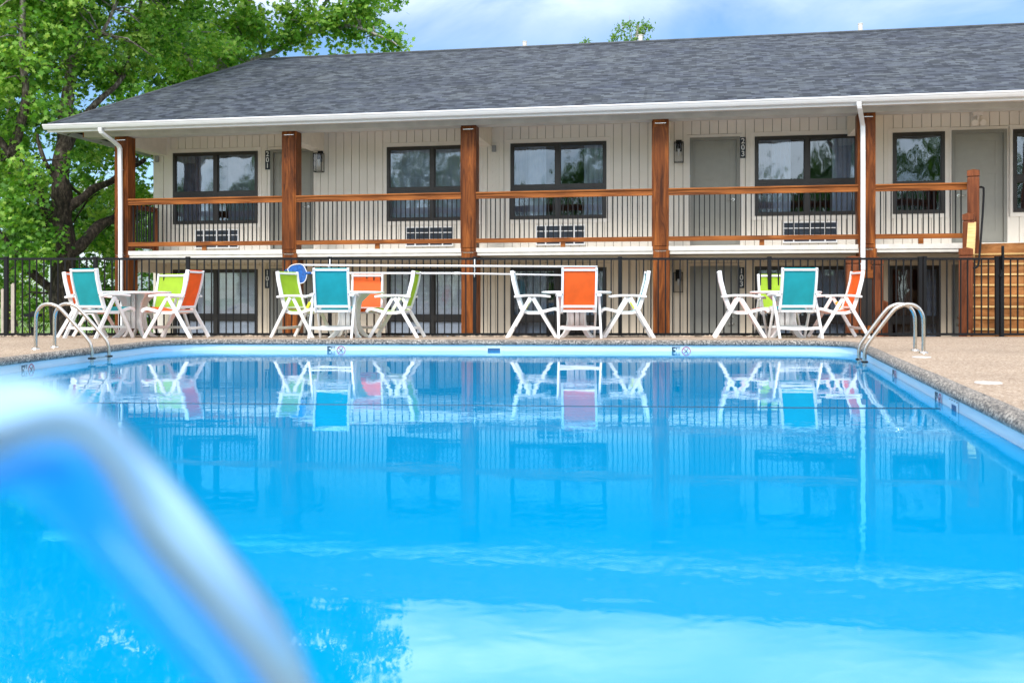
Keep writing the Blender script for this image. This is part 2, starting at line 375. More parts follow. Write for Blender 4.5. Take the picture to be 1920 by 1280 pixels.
# river rocks along the fence
V = []; F = []
ico = [(0,0,1),(.9,0,.35),(.28,.85,.35),(-.72,.53,.35),(-.72,-.53,.35),(.28,-.85,.35),(.72,.53,-.35),(-.28,.85,-.35),(-.9,0,-.35),(-.28,-.85,-.35),(.72,-.53,-.35)]
icf = [(0,1,2),(0,2,3),(0,3,4),(0,4,5),(0,5,1),(1,6,2),(2,6,7),(2,7,3),(3,7,8),(3,8,4),(4,8,9),(4,9,5),(5,9,10),(5,10,1),(1,10,6)]
for i in range(1500):
    x = random.uniform(-9, 5.6); y = random.uniform(15.93, 16.17); s_ = random.uniform(.012, .038)
    a = random.uniform(0, 6.28); c_, q_ = math.cos(a), math.sin(a); sx_, sy_, sz_ = s_*random.uniform(.8,1.5), s_, s_*random.uniform(.45,.8)
    b0 = len(V)
    for p in ico:
        X, Y, Z = p[0]*sx_, p[1]*sy_, p[2]*sz_; V.append((x+X*c_-Y*q_, y+X*q_+Y*c_, deck_z(y)+.006+Z))
    F += [[b0+k for k in t] for t in icf]
mb = MB(); mb.v = V; mb.f = F; mb.sm = [True]*len(F)
obj('river_rock', mb, M['rock'], label='tan river pebbles strewn along the foot of the black fence', cat='gravel', kind='stuff')

# safety line across the pool
sl = MB(); sl.tube([(-4.8,6.86,.001),(-2.8,6.735,-.001),(0,6.55,-.001),(2.74,6.375,.001)], .0045, 6)
obj('safety_line', sl, M['rope'], label='thin dark line stretched across the pool at the water surface', cat='rope')

# depth markers on the liner, skimmers
def wallpt(px_D):      # nearest outline edge frame for a point
    best = None; n = len(OUT)
    for i in range(n):
        a, b = OUT[i], OUT[(i+1) % n]; t = max(0, min(1, (px_D-a).dot(b-a)/(b-a).length_squared)); q = a.lerp(b, t)
        d = (q-px_D).length
        if best is None or d < best[0]: best = (d, q, (b-a).normalized())
    return best[1], best[2]
def marker(x, y, label, mirror=False):
    q, t = wallpt(Vector((x, y))); inward = Vector((t.y, -t.x))
    # local x = reading direction seen from the pool, local y up
    rd = Vector((-inward.y, inward.x, 0)); rd = rd if rd.dot(Vector((t.x, t.y, 0))) else rd
    zx = Vector((inward.x, inward.y, 0)); xx = Vector((0, 0, 1)).cross(zx)
    Mx = Matrix((( xx.x, 0, zx.x, 0), (xx.y, 0, zx.y, 0), (0, 1, 0, 0), (0, 0, 0, 1)))
    r = empty('depth_marker', (q.x+inward.x*.004, q.y+inward.y*.004, 0), label=label, cat='depth marker', group='depth markers on the pool wall')
    def put(name, me, mat, dx, dz, dn=.0):
        if name in ('prohibition_ring','diver_symbol'): me.transform(Matrix.Diagonal((1,1,.2,1)))
        me.transform(Matrix.Translation((dx, dz, dn))); me.transform(Mx); obj(name, me, mat, r)
    p1 = MB(); p1.box(-.145, .0, -.075, .066, -.002, .0); put('plate', p1.mesh('plate'), M['plate'], 0, 0)
    p2 = MB(); p2.box(.004, .145, -.075, .066, -.002, .0); put('plate', p2.mesh('plate'), M['plate'], 0, 0)
    put('numeral', text_mesh('5', .135, .001, bold=.004), M['markdark'], -.09, 0, .002)
    put('unit_lettering', text_mesh('FT', .055, .001, bold=.001), M['markdark'], -.033, .034, .002)
    rg = MB(); rg.tube([(.055*math.cos(a), .055*math.sin(a), 0) for a in [2*math.pi*k/28 for k in range(29)]], .006, 6, caps=False)
    rg.tube([(-.039,.039,0),(.039,-.039,0)], .005, 6); put('prohibition_ring', rg.mesh('ring'), M['markred'], .075, 0, .002)
    dv = MB(); dv.tube([(-.02,-.03,0),(.0,.0,0),(.018,.028,0)], .005, 6); dv.tube([(.0,.0,0),(.024,-.012,0)], .004, 6); dv.tube([(-.004,.012,0),(-.022,.018,0)], .004, 6); dv.tube([(.018,.03,0),(.02,.034,0)], .008, 6)
    put('diver_symbol', dv.mesh('diver'), M['markdark'], .075, 0, .004)
marker(-2.38, 13.5, 'five foot no-diving marker on the far pool wall, nearer the left corner')
marker(2.24, 13.25, 'five foot no-diving marker on the far pool wall, left of the right-hand ladder')
marker(-4.7, 9.75, 'five foot no-diving marker on the left pool wall beside the left ladder')
marker(3.5, 9.0, 'five foot no-diving marker on the right pool wall just past the ladder')
marker(2.93, 6.85, 'five foot no-diving marker on the right pool wall by the skimmer, nearer us')
def skimmer(x, y, label):
    q, t = wallpt(Vector((x, y))); inward = Vector((t.y, -t.x)); ang = math.atan2(inward.y, inward.x)+math.pi/2
    r = empty('pool_skimmer', (q.x+inward.x*.003, q.y+inward.y*.003, 0), ang, label=label, cat='skimmer', group='skimmers in the pool wall')
    p = MB()
    p.box(-.13,.13,-.004,.0,.034,.071); p.box(-.13,-.083,-.004,0,-.12,.034); p.box(.083,.13,-.004,0,-.12,.034)
    obj('faceplate', p, M['plate'], r)
    o = MB(); o.box(-.083,.083,-.0015,.0,-.12,.034); obj('throat', o, M['skimmer'], r)
    sc = MB()
    for sx in (-.115,-.04,.04,.115): sc.disc((sx,-.006,.058), .005, .004, 8)
    obj('screw', sc, M['black'], r)
skimmer(-.24, 13.4, 'blue skimmer mouth with screwed faceplate centred in the far pool wall')
skimmer(2.78, 6.3, 'blue skimmer mouth in the right pool wall beside a depth marker')

# ------------------------------------------------------------------ pool ladders
def arc_path(L_, h, z0, zb):
    # local x: 0 in the pool, L_ on the deck
    p = [(0,zb),(0,.06),(.0,.13),(.012,.2),(.05,.26)]
    p += [(L_-.30, h-.07),(L_-.24,h-.025),(L_-.17,h-.002),(L_-.10,h-.005),(L_-.045,h-.04),(L_-.01,h-.10),(L_,h-.17),(L_,z0)]
    return p
def smooth(pts, it=2):
    for _ in range(it):
        q = [pts[0]]
        for a, b in zip(pts, pts[1:]): q += [tuple(a[i]*.75+b[i]*.25 for i in range(len(a))), tuple(a[i]*.25+b[i]*.75 for i in range(len(a)))]
        q.append(pts[-1]); pts = q
    return pts
def ladder(pool, foot, w, label):
    d = (Vector(foot)-Vector(pool)); L_ = d.length; r = empty('pool_ladder', (pool[0], pool[1], 0), math.atan2(d.y, d.x), label=label, cat='ladder', group='steel pool ladders')
    for s in (-1, 1):
        pa = smooth([(x, s*w/2, z) for x, z in arc_path(L_, .645, .144, -.75)], 2)
        obj('handrail', MB().tube(pa, .0195, 14), M['steel'], r)
        e_ = MB().disc((L_, s*w/2, .144), .046, .012, 20, .04); e_.disc((L_, s*w/2, .156), .04, .008, 20, .022); obj('escutcheon', e_, M['steel'], r)
        obj('clamp', MB().box(-.03,.03,s*w/2-.03,s*w/2+.03,.035,.055), M['black'], r)
    for z in (-.25,-.55): obj('rung', MB().box(-.04,.04,-w/2,w/2,z,z+.03), M['steel'], r, bevel=.006)
    obj('crossbar', MB().box(-.012,.012,-w/2,w/2,.036,.052), M['steel'], r)
ladder((-4.60,11.13), (-5.235,11.17), .40, 'steel pool ladder at the left wall with arched rails beside the striped chairs')
ladder((3.705,10.55), (4.265,10.43), .46, 'steel pool ladder at the far right corner of the pool')
# foreground rail
r = empty('grab_rail', (-.42,-.16,0), label='blurred stainless grab rail arching close in the left foreground', cat='handrail')
wp = [Vector((-.75,-1.78,.15)), Vector((-.75,-1.78,.45)), Vector((-.73,-1.68,.60)), Vector((-.62,-.9,.60)), Vector((-.46,-.1,.60)),
      at(-330,975,.26), at(-150,855,.315), at(5,800,.36), at(112,836,.39), at(215,932,.41), at(345,1085,.42), at(500,1278,.435), Vector((-.082,.45,.44)), Vector((-.045,.48,.34)), Vector((-.02,.54,.2)), Vector((-.02,.54,-.5))]
pa = smooth([tuple(p-Vector((-.42,-.16,0))) for p in wp], 2)
obj('rail_tube', MB().tube(pa, .0215, 24), M['polished'], r)
obj('escutcheon', MB().disc((-.33,-1.62,.144), .05, .014, 24, .035), M['steel'], r)
# deck lids
for (x, y, rad, lab) in ((3.895,9.47,.085,'round white deck cover beside the foot of the right ladder'), (3.162,6.61,.085,'round white deck cover on open paving toward the right edge')):
    obj('deck_lid', MB().disc((0,0,0), rad, .006, 28), M['white'], label=lab, cat='lid', group='white deck covers').location = (x, y, .144)
    
# ------------------------------------------------------------------ fence
FY = 16.0
fence = empty('pool_fence', (0, FY, .08), label='black metal picket fence running the whole width behind the chairs', cat='fence')
def PX(px, D=FY): return (px-960)/1867*D
zt, zb = 1.318-.08, .14-.08+.0
posts_px = [-160, 12, 179, 352.5, 618.5, 890, 1162.5, 1442.5, 1725]
ZP = 1.37-.08
def fpost(x, parent, h=ZP):
    o = obj('fence_post', MB().box(x-.028,x+.028,-.028,.028,-.01,h-.03), M['black'], parent)
    obj('cap', MB().box(x-.033,x+.033,-.033,.033,h-.03,h), M['black'], o, bevel=.006)
    obj('base_plate', MB().box(x-.075,x+.075,-.06,.06,-.01,.012), M['black'], o, bevel=.003)
    return o
pick = MB().box(-.0095,.0095,-.0095,.0095,zb,zt).mesh('picket'); pick.materials.append(M['black'])
def panel(x0, x1, parent, name='fence_panel'):
    o = empty(name, (0,0,0), parent=parent)
    obj('top_rail', MB().box(x0,x1,-.016,.016,zt-.002,zt+.034), M['black'], o)
    obj('bottom_rail', MB().box(x0,x1,-.016,.016,zb-.034,zb+.004), M['black'], o)
    k = round((x1-x0)/.1155); st = (x1-x0)/k
    for i in range(1, k):
        p = bpy.data.objects.new('picket', pick); COL.objects.link(p); p.parent = o; p.location = (x0+i*st, 0, 0)
for p in posts_px: fpost(PX(p), fence)
for a, b in zip(posts_px, posts_px[1:]): panel(PX(a)+.028, PX(b)-.028, fence)
fpost(PX(1878), fence, ZP+.01); panel(PX(1878)+.028, PX(2150), fence); fpost(PX(2150), fence)
gate = empty('pool_gate', (0, FY, .08), label='black picket gate with tall latch in front of the wooden stairs', cat='gate')
for x in (PX(1733.5), PX(1869)):
    o = obj('gate_stile', MB().box(x-.025,x+.025,-.025,.025,.03,ZP-.02), M['black'], gate); obj('cap', MB().box(x-.029,x+.029,-.029,.029,ZP-.02,ZP+.005), M['black'], o)
panel(PX(1733.5)+.025, PX(1869)-.025, gate, 'gate_panel')
lt = MB().box(PX(1877)-.014,PX(1877)+.014,-.075,-.033,ZP-.2,ZP+.12); lt.disc((PX(1877),-.054,ZP+.12), .022, .05, 16, .02)
lt.box(PX(1871),PX(1877),-.06,-.033,ZP-.32,ZP-.29); obj('latch', lt, M['black'], gate)

# ------------------------------------------------------------------ chairs and tables
def make_chair(fab):
    r = empty('folding_armchair')
    # side profile (x forward, z up) shared by both sides
    for s in (-1, 1):
        y = s*.285
        obj('leg', MB().bar([(-.38,y+s*.012,.0),(-.03,y+s*.012,.60)], .03, .052, (0,1,0)), M['plastic'], r, bevel=.006)
        obj('leg', MB().bar([(.36,y-s*.022,.0),(.0,y-s*.022,.60)], .028, .050, (0,1,0)), M['plastic'], r, bevel=.006)
        obj('armrest', MB().bar([(-.27,y,.615),(-.1,y,.632),(.12,y,.632),(.27,y,.615)], .062, .034, (0,1,0)), M['plastic'], r, bevel=.01)
    bf = MB()
    bp = [(-.12,.385),(-.165,.45),(-.235,.66),(-.285,.86),(-.305,1.0)]
    for s in (-1, 1): bf.bar([(x, s*.238, z) for x, z in bp], .034, .055, (0,1,0))
    bf.box(-.325,-.275,-.222,.222,.955,.985); bf.bar([(-.175,-.222,.455),(-.175,.222,.455)], .032, .05, (.25,0,1))
    obj('back_frame', bf, M['plastic'], r, bevel=.006)
    sl_ = MB(); pr = [(-.168,.47),(-.2,.565),(-.245,.70),(-.283,.85),(-.296,.93),(-.303,.985),(-.31,1.0)]
    vs = []
    for x, z in pr: vs += [(x+.004, -.222, z), (x+.004, .222, z)]
    for x, z in pr: vs += [(x-.004, -.222, z), (x-.004, .222, z)]
    k = len(pr)*2; fs = []
    for i in range(len(pr)-1):
        a = i*2; fs += [(a,a+1,a+3,a+2),(k+a,k+a+2,k+a+3,k+a+1)]
    sl_.add(vs, fs, True); obj('back_sling', sl_, fab, r)
    sp = [(-.15,.40),(-.05,.375),(.1,.375),(.24,.415),(.33,.435),(.38,.42),(.405,.385)]
    sf = MB()
    for s in (-1, 1): sf.bar([(x, s*.238, z) for x, z in sp], .034, .045, (0,1,0))
    sf.box(.375,.41,-.222,.222,.375,.40); sf.box(-.16,-.12,-.222,.222,.375,.41)
    obj('seat_frame', sf, M['plastic'], r, bevel=.006)
    ss = MB(); vs = []
    for x, z in sp: vs += [(x, -.222, z+.02), (x, .222, z+.02)]
    ss.add(vs, [(i*2,i*2+1,i*2+3,i*2+2) for i in range(len(sp)-1)], True); obj('seat_sling', ss, fab, r)
    obj('stretcher', MB().bar([(-.285,-.285,.155),(-.285,-.1,.145),(-.285,.1,.145),(-.285,.285,.155)], .03, .04, (1,0,0)), M['plastic'], r, bevel=.005)
    obj('stretcher', MB().box(.245,.275,-.26,.26,.14,.175), M['plastic'], r, bevel=.005)
    b = MB()
    for s in (-1, 1):
        for z, x in ((.965,-.335),(.63,-.262)): b.tube([(x,s*.238,z),(x+.01,s*.238,z)], .006, 8)
    obj('bolt', b, M['black'], r)
    return r
def make_table():
    r = empty('round_table')
    tp = MB(); n = 48; rr = [(0,.70),(.50,.70),(.522,.694),(.53,.68),(.522,.667),(.5,.66),(0,.66)]
    base = 0
    for j in range(1, 6):
        for i in range(n): tp.v.append((rr[j][0]*math.cos(2*math.pi*i/n), rr[j][0]*math.sin(2*math.pi*i/n), rr[j][1]))
    for j in range(4):
        for i in range(n): tp.f.append([j*n+i, j*n+(i+1)%n, (j+1)*n+(i+1)%n, (j+1)*n+i]); tp.sm.append(True)
    tp.f.append(list(range(n))); tp.sm.append(False); tp.f.append([4*n+i for i in range(n)][::-1]); tp.sm.append(False)
    obj('tabletop', tp, M['plastic'], r)
    prof = [(.06,.66),(.36,.66),(.30,.61),(.215,.54),(.185,.42),(.18,.28),(.2,.17),(.27,.07),(.37,.0),(.27,.0),(.2,.045),(.13,.13),(.06,.16)]
    for k in range(4):
        m_ = MB().prism(prof, 'y', -.018, .018); me = m_.mesh('leg'); me.transform(Matrix.Rotation(R(90*k+38), 4, 'Z')); obj('leg', me, M['plastic'], r, bevel=.005)
    c_ = MB()
    for k in range(8):
        a = 2*math.pi*k/8; me_ = (math.cos(a)*.1, math.sin(a)*.1); c_.box(me_[0]-.028, me_[0]+.028, me_[1]-.028, me_[1]+.028, .14, .655)
    obj('pedestal', c_, M['plastic'], r, bevel=.006)
    return r
FAB = {c: make_chair(M[c]) for c in ('teal','orange','lime')}; used = set()
GRP = {c: '%s sling armchairs at the poolside tables' % c for c in FAB}
def place_chair(c, x, y, yaw, label, tagm=None):
    r = FAB[c] if c not in used else copy_tree(FAB[c]); used.add(c)
    r.location = (x, y, deck_z(y)); r.rotation_euler = (0, 0, R(yaw)); tag(r, label, 'chair', GRP[c]); return r
chairs = [
 ('teal', -5.97, 14.45, 66, 'teal armchair turned half away at the leftmost table, nearest the left ladder', None),
 ('orange', -6.5, 15.35, 2, 'orange armchair half hidden behind the teal chair, far left of all chairs', None),
 ('lime', -5.52, 15.68, -103, 'lime green armchair facing us behind the leftmost table', None),
 ('orange', -4.98, 14.75, 172, 'orange armchair facing left at the right side of the leftmost table', None),
 ('lime', -3.16, 15.1, -24, 'lime green armchair facing right, under the blue pool net', 'yellow'),
 ('teal', -2.55, 14.3, 91, 'teal armchair seen from behind at the second table from the left', None),
 ('orange', -2.31, 15.7, -88, 'orange armchair facing us behind the teal chair of the second table', None),
 ('lime', -1.74, 15.0, 175, 'lime green armchair edge on, facing left toward the second table', 'yellow'),
 ('teal', .315, 15.0, -3, 'teal armchair in profile facing right, left side of the table with two teal chairs', 'yellow'),
 ('orange', .95, 14.3, 90, 'orange armchair seen squarely from behind between two teal ones', None),
 ('teal', 1.735, 15.0, 177, 'teal armchair in profile facing left, beside the orange chair seen from behind', 'yellow'),
 ('orange', 3.42, 14.95, -10, 'orange seated white armchair in profile facing right at the rightmost table', None),
 ('teal', 4.03, 14.25, 90, 'teal armchair seen from behind at the rightmost table', None),
 ('lime', 4.20, 15.72, -90, 'lime green armchair mostly hidden behind the rightmost teal chair', None),
 ('orange', 4.90, 15.0, 180, 'orange armchair facing left, rightmost of all chairs, with an amber sticker', 'tagorange'),
]
placed = [place_chair(*a) for a in chairs]
for a, rch in zip(chairs, placed):
    if a[5]:
        s = 1 if abs(a[3]) < 90 else -1
        obj('hang_tag', MB().bar([(-.13,s*.268,.44),(-.075,s*.268,.535)], .012, .045, (0,1,0)), M[a[5]], rch)
tb = make_table()
for i, (x, y, lab) in enumerate(((-5.72,15.1,'round white table between a teal and two orange chairs, far left'), (-2.46,15.05,'round white table with lime chairs on both its sides'),
        (.972,15.0,'round white table flanked by two teal chairs in profile'), (4.12,15.0,'round white table flanked by two orange chairs in profile'))):
    t_ = tb if i == 0 else copy_tree(tb)
    t_.location = (x, y, deck_z(y)); t_.rotation_euler = (0,0,R([10,0,0,0][i])); tag(t_, lab, 'table', 'round white poolside tables')

# ------------------------------------------------------------------ nets and poles on the fence
def netmat():
    t = NT('net_mesh'); mp = t.coords((1,1,1)); t.b.inputs['Base Color'].default_value = (.01,.13,.48,1); t.b.inputs['Roughness'].default_value = .6
    tr = t.nd('ShaderNodeBsdfTransparent'); n = t.nd('ShaderNodeTexNoise', Scale=30.0); t.ln(mp, 'Vector', n, 'Vector')
    r_ = t.ramp(n, 'Fac', [(.4, (.65,.65,.65,1)), (.6, (.95,.95,.95,1))]); mx = t.nd('ShaderNodeMixShader'); t.ln(r_, 'Color', mx, 0); t.ln(tr, 0, mx, 1); t.ln(t.b, 0, mx, 2); t.ln(mx, 0, t.out, 0); return t.m
M['net'] = netmat()
YP = 15.88
def Q(px, py, D=YP): return at(px, py, D)
n1 = empty('skimmer_net', Q(575,512), label='flat blue leaf net with white rim on a long white pole, in front', cat='pool net', group='pool nets hung on the fence')
o = n1.location.copy() if hasattr(n1.location, 'copy') else n1.location
def rel(p, o_): return tuple(Vector(p)-o_)
o1 = Q(575,512)
hexp = [(539,505),(546,497),(560,494.5),(568,496),(574,506),(576,515),(573,526),(568,531),(560,531.5),(550,528)]
rim = [rel(Q(a,b), o1) for a, b in hexp]; rs = smooth(rim+[rim[0]], 2)
obj('rim', MB().tube(rs, .0075, 8), M['white'], n1)
obj('mesh_screen', MB().add([(p[0], p[1]+.002, p[2]) for p in rim], [list(range(len(rim)))]), M['net'], n1)
obj('pole', MB().tube([rel(Q(576,512), o1), rel(Q(860,512.5), o1), rel(Q(862,512.5), o1), rel(Q(1058,516), o1)], [.017,.017,.014,.014], 12), M['white'], n1)
obj('ferrule', MB().tube([rel(Q(851,512.5), o1), rel(Q(863,512.5), o1)], .022, 12), M['white'], n1)
obj('yoke', MB().tube([rel(Q(573,512), o1), rel(Q(584,512), o1)], .02, 10), M['netblue'], n1)
o2 = Q(571,497,YP+.045)
n2 = empty('skimmer_net', o2, label='deep blue bag net on the upper white pole, behind the flat net', cat='pool net', group='pool nets hung on the fence')
hp = [(566,497),(550,499),(537,505),(528,515),(524.5,527),(527,538),(533,545)]
h_ = [rel(Q(a,b,YP+.045), o2) for a, b in hp]; obj('rim', MB().tube(smooth(h_, 2), .009, 8), M['netblue'], n2)
bag = [rel(Q(a,b,YP+.05), o2) for a, b in hp]+[rel(Q(552,538,YP+.06), o2), rel(Q(566,520,YP+.06), o2)]
obj('net_bag', MB().add(bag, [list(range(len(bag)))]), M['net'], n2)
obj('pole', MB().tube([rel(Q(566,497,YP+.045), o2), rel(Q(1120,500,YP+.045), o2)], .017, 12), M['white'], n2)
for i, px in enumerate((618.5, 890)):
    k = MB(); p = Q(px, 486, FY-.04); q = Q(px, 515, FY-.04)
    k.tube([p, q], .009, 8)
    for yy in (499.5, 515): a_ = Q(px, yy+3, FY-.04); k.tube([a_, a_+Vector((0,-.09,-.012)), a_+Vector((0,-.13,.02))], .007, 8)
    obj('pole_hook', k, M['white'], label=('white double hook on the fence post right of the blue nets','white double hook on the fence post near the middle of the poles')[i], cat='hook', group='white hooks holding the poles')

# ------------------------------------------------------------------ motel building (local: x along the front, y back, z up)
TH = math.atan(.184)
BR = (-8.5715, 21.4805, 0)
bld = empty('motel_building', BR, -TH, label='long two storey motel with grey hip roof, cream siding and stained wood posts', cat='building')
W = 1.6
def at_b(name, x, y, z, **k):      # a thing fixed to the building but standing at top level
    c_, s_ = math.cos(-TH), math.sin(-TH)
    return empty(name, (BR[0]+x*c_-y*s_, BR[1]+x*s_+y*c_, z), -TH, **k)
BAY = 3.833
wins = [(.48,2.56),(5.61,7.69),(8.39,10.46),(13.53,15.58)]
doors = [(2.87,3.89),(12.21,13.23),(17.36,18.39)]
ops_u = [(a-.09,b+.09,2.31,4.13) for a,b in wins]+[(16.24-.09,17.23+.09,2.31,4.13),(18.5-.09,19.9,2.31,4.13)]+[(a-.06,b+.06,1.65,4.12) for a,b in doors]
ops_l = [(a-.09,b+.09,-.38,1.45) for a,b in wins]+[(16.16-.09,17.15+.09,-.38,1.45),(18.5-.09,19.9,-.38,1.45)]+[(a-.06,b+.06,-.8,1.44) for a,b in doors]
def siding(u0, u1, z0, z1, ops, pitch=.182, gap=.011):
    mb = MB(); edges = [u0]; 
    while edges[-1] < u1-.02: edges.append(min(u1, edges[-1]+pitch))
    for a, b in zip(edges, edges[1:]):
        b2 = b-gap
        cuts = sorted({a, b2}|{c for o_ in ops for c in o_[:2] if a < c < b2})
        for p, q in zip(cuts, cuts[1:]):
            m_ = (p+q)/2; iv = [(z0, z1)]
            for o_ in ops:
                if o_[0] < m_ < o_[1]:
                    nv = []
                    for (s_, e_) in iv:
                        if o_[3] <= s_ or o_[2] >= e_: nv.append((s_, e_)); continue
                        if o_[2] > s_: nv.append((s_, o_[2]))
                        if o_[3] < e_: nv.append((o_[3], e_))
                    iv = nv
            for s_, e_ in iv: mb.box(p, q, W, W+.02, s_, e_)
    return mb
def backing(u0, u1, z0, z1, ops, y0=W+.014, y1=W+.12):
    mb = MB(); cuts = sorted({u0, u1}|{c for o_ in ops for c in (o_[0]+.05, o_[1]-.05) if u0 < c < u1})
    for p, q in zip(cuts, cuts[1:]):
        m_ = (p+q)/2; iv = [(z0, z1)]
        for o_ in ops:
            if o_[0] < m_ < o_[1]:
                nv = []
                for (s_, e_) in iv:
                    if o_[2]+.05 > s_: nv.append((s_, o_[2]+.05))
                    if o_[3]-.05 < e_: nv.append((o_[3]-.05, e_))
                iv = nv
        for s_, e_ in iv: mb.box(p, q, y0+.007, y1, s_, e_)
    return mb
obj('wall', siding(.24, 22, 1.71, 4.40, ops_u), M['wall'], bld)
obj('wall', siding(.24, 22, -.8, 1.52, ops_l), M['wall_low'], bld, label='lower storey siding with a tan shade tint put into its colour')
bk = backing(.0, 22, -.8, 1.52, ops_l); b2 = backing(.0, 22, 1.52, 4.45, ops_u); bk.add(b2.v, b2.f)
obj('wall_backing', bk, M['gap'], bld)
# painted brick piers: courses as real bricks
for (u0, u1) in ((-.02,.23),(7.93,8.14)):
    br = MB(); z = 1.71; k = 0
    while z < 4.36:
        w_ = u1-u0; sp = [u0, u0+w_*(.68 if k % 2 else .32), u1]
        for a, b in zip(sp, sp[1:]): br.box(a+.004, b-.004, W-.012, W+.02, z, z+.062)
        z += .070; k += 1
    br.box(u0, u1, W-.007, W+.021, -.8, 4.4) if u0 < 0 else br.box(u0, u1, W-.007, W+.015, 1.71, 4.4)
    obj('brick_pier', br, M['wall'], bld)
sw = MB(); sw.box(-.02,.0,W+.03,11.5,-.8,4.4); sw.box(0,22,11.4,11.5,-.8,4.4); obj('wall', sw, M['wall'], bld, label='painted end wall')
# lower corner beam seen under slab
# trims
def frame_trim(mb, a, b, z0, z1, w=.09, y=W-.012, bottom=True):
    mb.box(a-w, a-.002, y, W+.03, z0-(w if bottom else 0), z1+w); mb.box(b+.002, b+w, y, W+.03, z0-(w if bottom else 0), z1+w)
    mb.box(a-.002, b+.002, y, W+.03, z1+.002, z1+w)
    if bottom: mb.box(a-.002, b+.002, y, W+.03, z0-w, z0-.002)
def trim(name, mat, *a, **k):
    tm = MB(); frame_trim(tm, *a, **k); obj(name, tm, mat, bld)
for a, b in wins+[(16.24,17.23),(18.5,19.8)]: trim('window_trim', M['trim'], a, b, 2.40, 4.035)
for a, b in doors: trim('door_trim', M['trim'], a, b, 1.71, 4.05, .06, bottom=False)
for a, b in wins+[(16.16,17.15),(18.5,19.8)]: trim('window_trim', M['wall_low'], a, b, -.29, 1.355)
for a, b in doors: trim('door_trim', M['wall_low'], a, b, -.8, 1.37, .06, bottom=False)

def wavy(a, b, z0, z1, y, amp=.018, wl=.1, flare=0):
    mb = MB(); n_ = max(6, int((b-a)/.012)); vs = []
    for i in range(n_+1):
        x = a+(b-a)*i/n_; d = amp*math.sin(2*math.pi*(x-a)/wl+.7*math.sin(x*9)); vs += [(x, y+d, z0), (x, y+d*.6, z1)]
    mb.add(vs, [(2*i,2*i+2,2*i+3,2*i+1) for i in range(n_)], True); return mb
def window(a, b, z0, z1, split, mull, style, low=False):
    f = MB(); y0, y1 = W-.03, W+.05; w_ = .055
    f.box(a, a+w_, y0, y1, z0, z1); f.box(b-w_, b, y0, y1, z0, z1); f.box(a+w_, b-w_, y0, y1, z1-w_, z1); f.box(a+w_, b-w_, y0, y1, z0, z0+w_)
    xs = [(a+w_, b-w_)]
    if mull is not None:
        f.box(mull-.045, mull+.045, y0-.006, y1, z0+w_, z1-w_); xs = [(a+w_, mull-.045), (mull+.045, b-w_)]
    for x0, x1 in xs: f.box(x0, x1, y0+.003, y1, split-.06, split); f.box(x0, x1, y0-.004, y1, split, split+.065)
    # inner sash lines
    for x0, x1 in xs:
        for (q0, q1) in ((z0+w_, split-.06), (split+.065, z1-w_)):
            t_ = .022; f.box(x0,x0+t_,W-.012,W+.03,q0,q1); f.box(x1-t_,x1,W-.012,W+.03,q0,q1); f.box(x0+t_,x1-t_,W-.012,W+.03,q1-t_,q1); f.box(x0+t_,x1-t_,W-.012,W+.03,q0,q0+t_)
    wd = obj('window', f, M['bronze'], bld)
    for x0, x1 in xs:
        for (q0, q1) in ((z0+w_+.022, split-.06-.022), (split+.065+.022, z1-w_-.022)):
            obj('pane', MB().add([(x0+.022,W+.01,q0),(x1-.022,W+.01,q0),(x1-.022,W+.01,q1),(x0+.022,W+.01,q1)], [(0,1,2,3)]), M['glass'], wd)
    # room behind
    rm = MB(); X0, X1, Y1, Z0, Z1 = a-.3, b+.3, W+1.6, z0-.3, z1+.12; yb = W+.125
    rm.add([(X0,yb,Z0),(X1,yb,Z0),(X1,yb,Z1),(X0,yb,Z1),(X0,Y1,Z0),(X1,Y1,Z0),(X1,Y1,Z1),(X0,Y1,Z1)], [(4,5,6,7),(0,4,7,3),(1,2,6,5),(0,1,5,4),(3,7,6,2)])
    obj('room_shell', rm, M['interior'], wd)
    yc = W+.2; wd_ = b-a
    if style == 'drape_left':
        obj('curtain', wavy(a+.02, a+wd_*.25, z0, z1+.05, yc-.03), M['drape'], wd); obj('sheer_curtain', wavy(a+wd_*.22, a+wd_*.42, z0, z1+.05, yc+.03, .01), M['sheer'], wd)
        obj('sheer_curtain', wavy(a+wd_*.6, b-.02, z0, z1+.05, yc+.03, .01, .13), M['drape'], wd)
    elif style == 'sheer':
        obj('sheer_curtain', wavy(a+.02, b-.02, z0, z1+.05, yc, .012, .16), M['sheer'], wd)
    elif style == 'drapes':
        obj('curtain', wavy(a+.02, a+wd_*.17, z0, z1+.05, yc-.03), M['drape'], wd); obj('sheer_curtain', wavy(a+wd_*.14, a+wd_*.36, z0, z1+.05, yc+.03, .015), M['sheer'], wd)
        obj('sheer_curtain', wavy(b-wd_*.24, b-.02, z0, z1+.05, yc, .02), M['sheer'], wd)
    elif style == 'blinds':
        bl = MB(); z = z0+.03
        while z < z1: bl.box(a+.06, b-.06, W+.03, W+.045, z, z+.024); z += .028
        obj('blind', bl, M['blind'], wd)
    elif style == 'side_drape':
        obj('curtain', wavy(a+.2, a+.5, z0, z1+.05, yc-.03, .02, .09), M['browndrape'], wd); obj('sheer_curtain', wavy(b-.22, b-.03, z0, z1, yc), M['sheer'], wd)
    return wd
window(.48,2.56,2.40,4.035,3.06,1.54,'drape_left'); window(5.61,7.69,2.40,4.035,3.06,6.65,'sheer')
window(8.39,10.46,2.40,4.035,3.06,9.42,'drapes'); window(13.53,15.58,2.40,4.035,3.06,14.57,'drapes')
window(16.24,17.23,2.40,4.035,2.97,None,'none'); window(18.5,19.8,2.40,4.035,3.06,None,'none')
window(.48,2.56,-.29,1.355,.26,1.54,'blinds'); window(5.61,7.69,-.29,1.355,.26,6.65,'blinds')
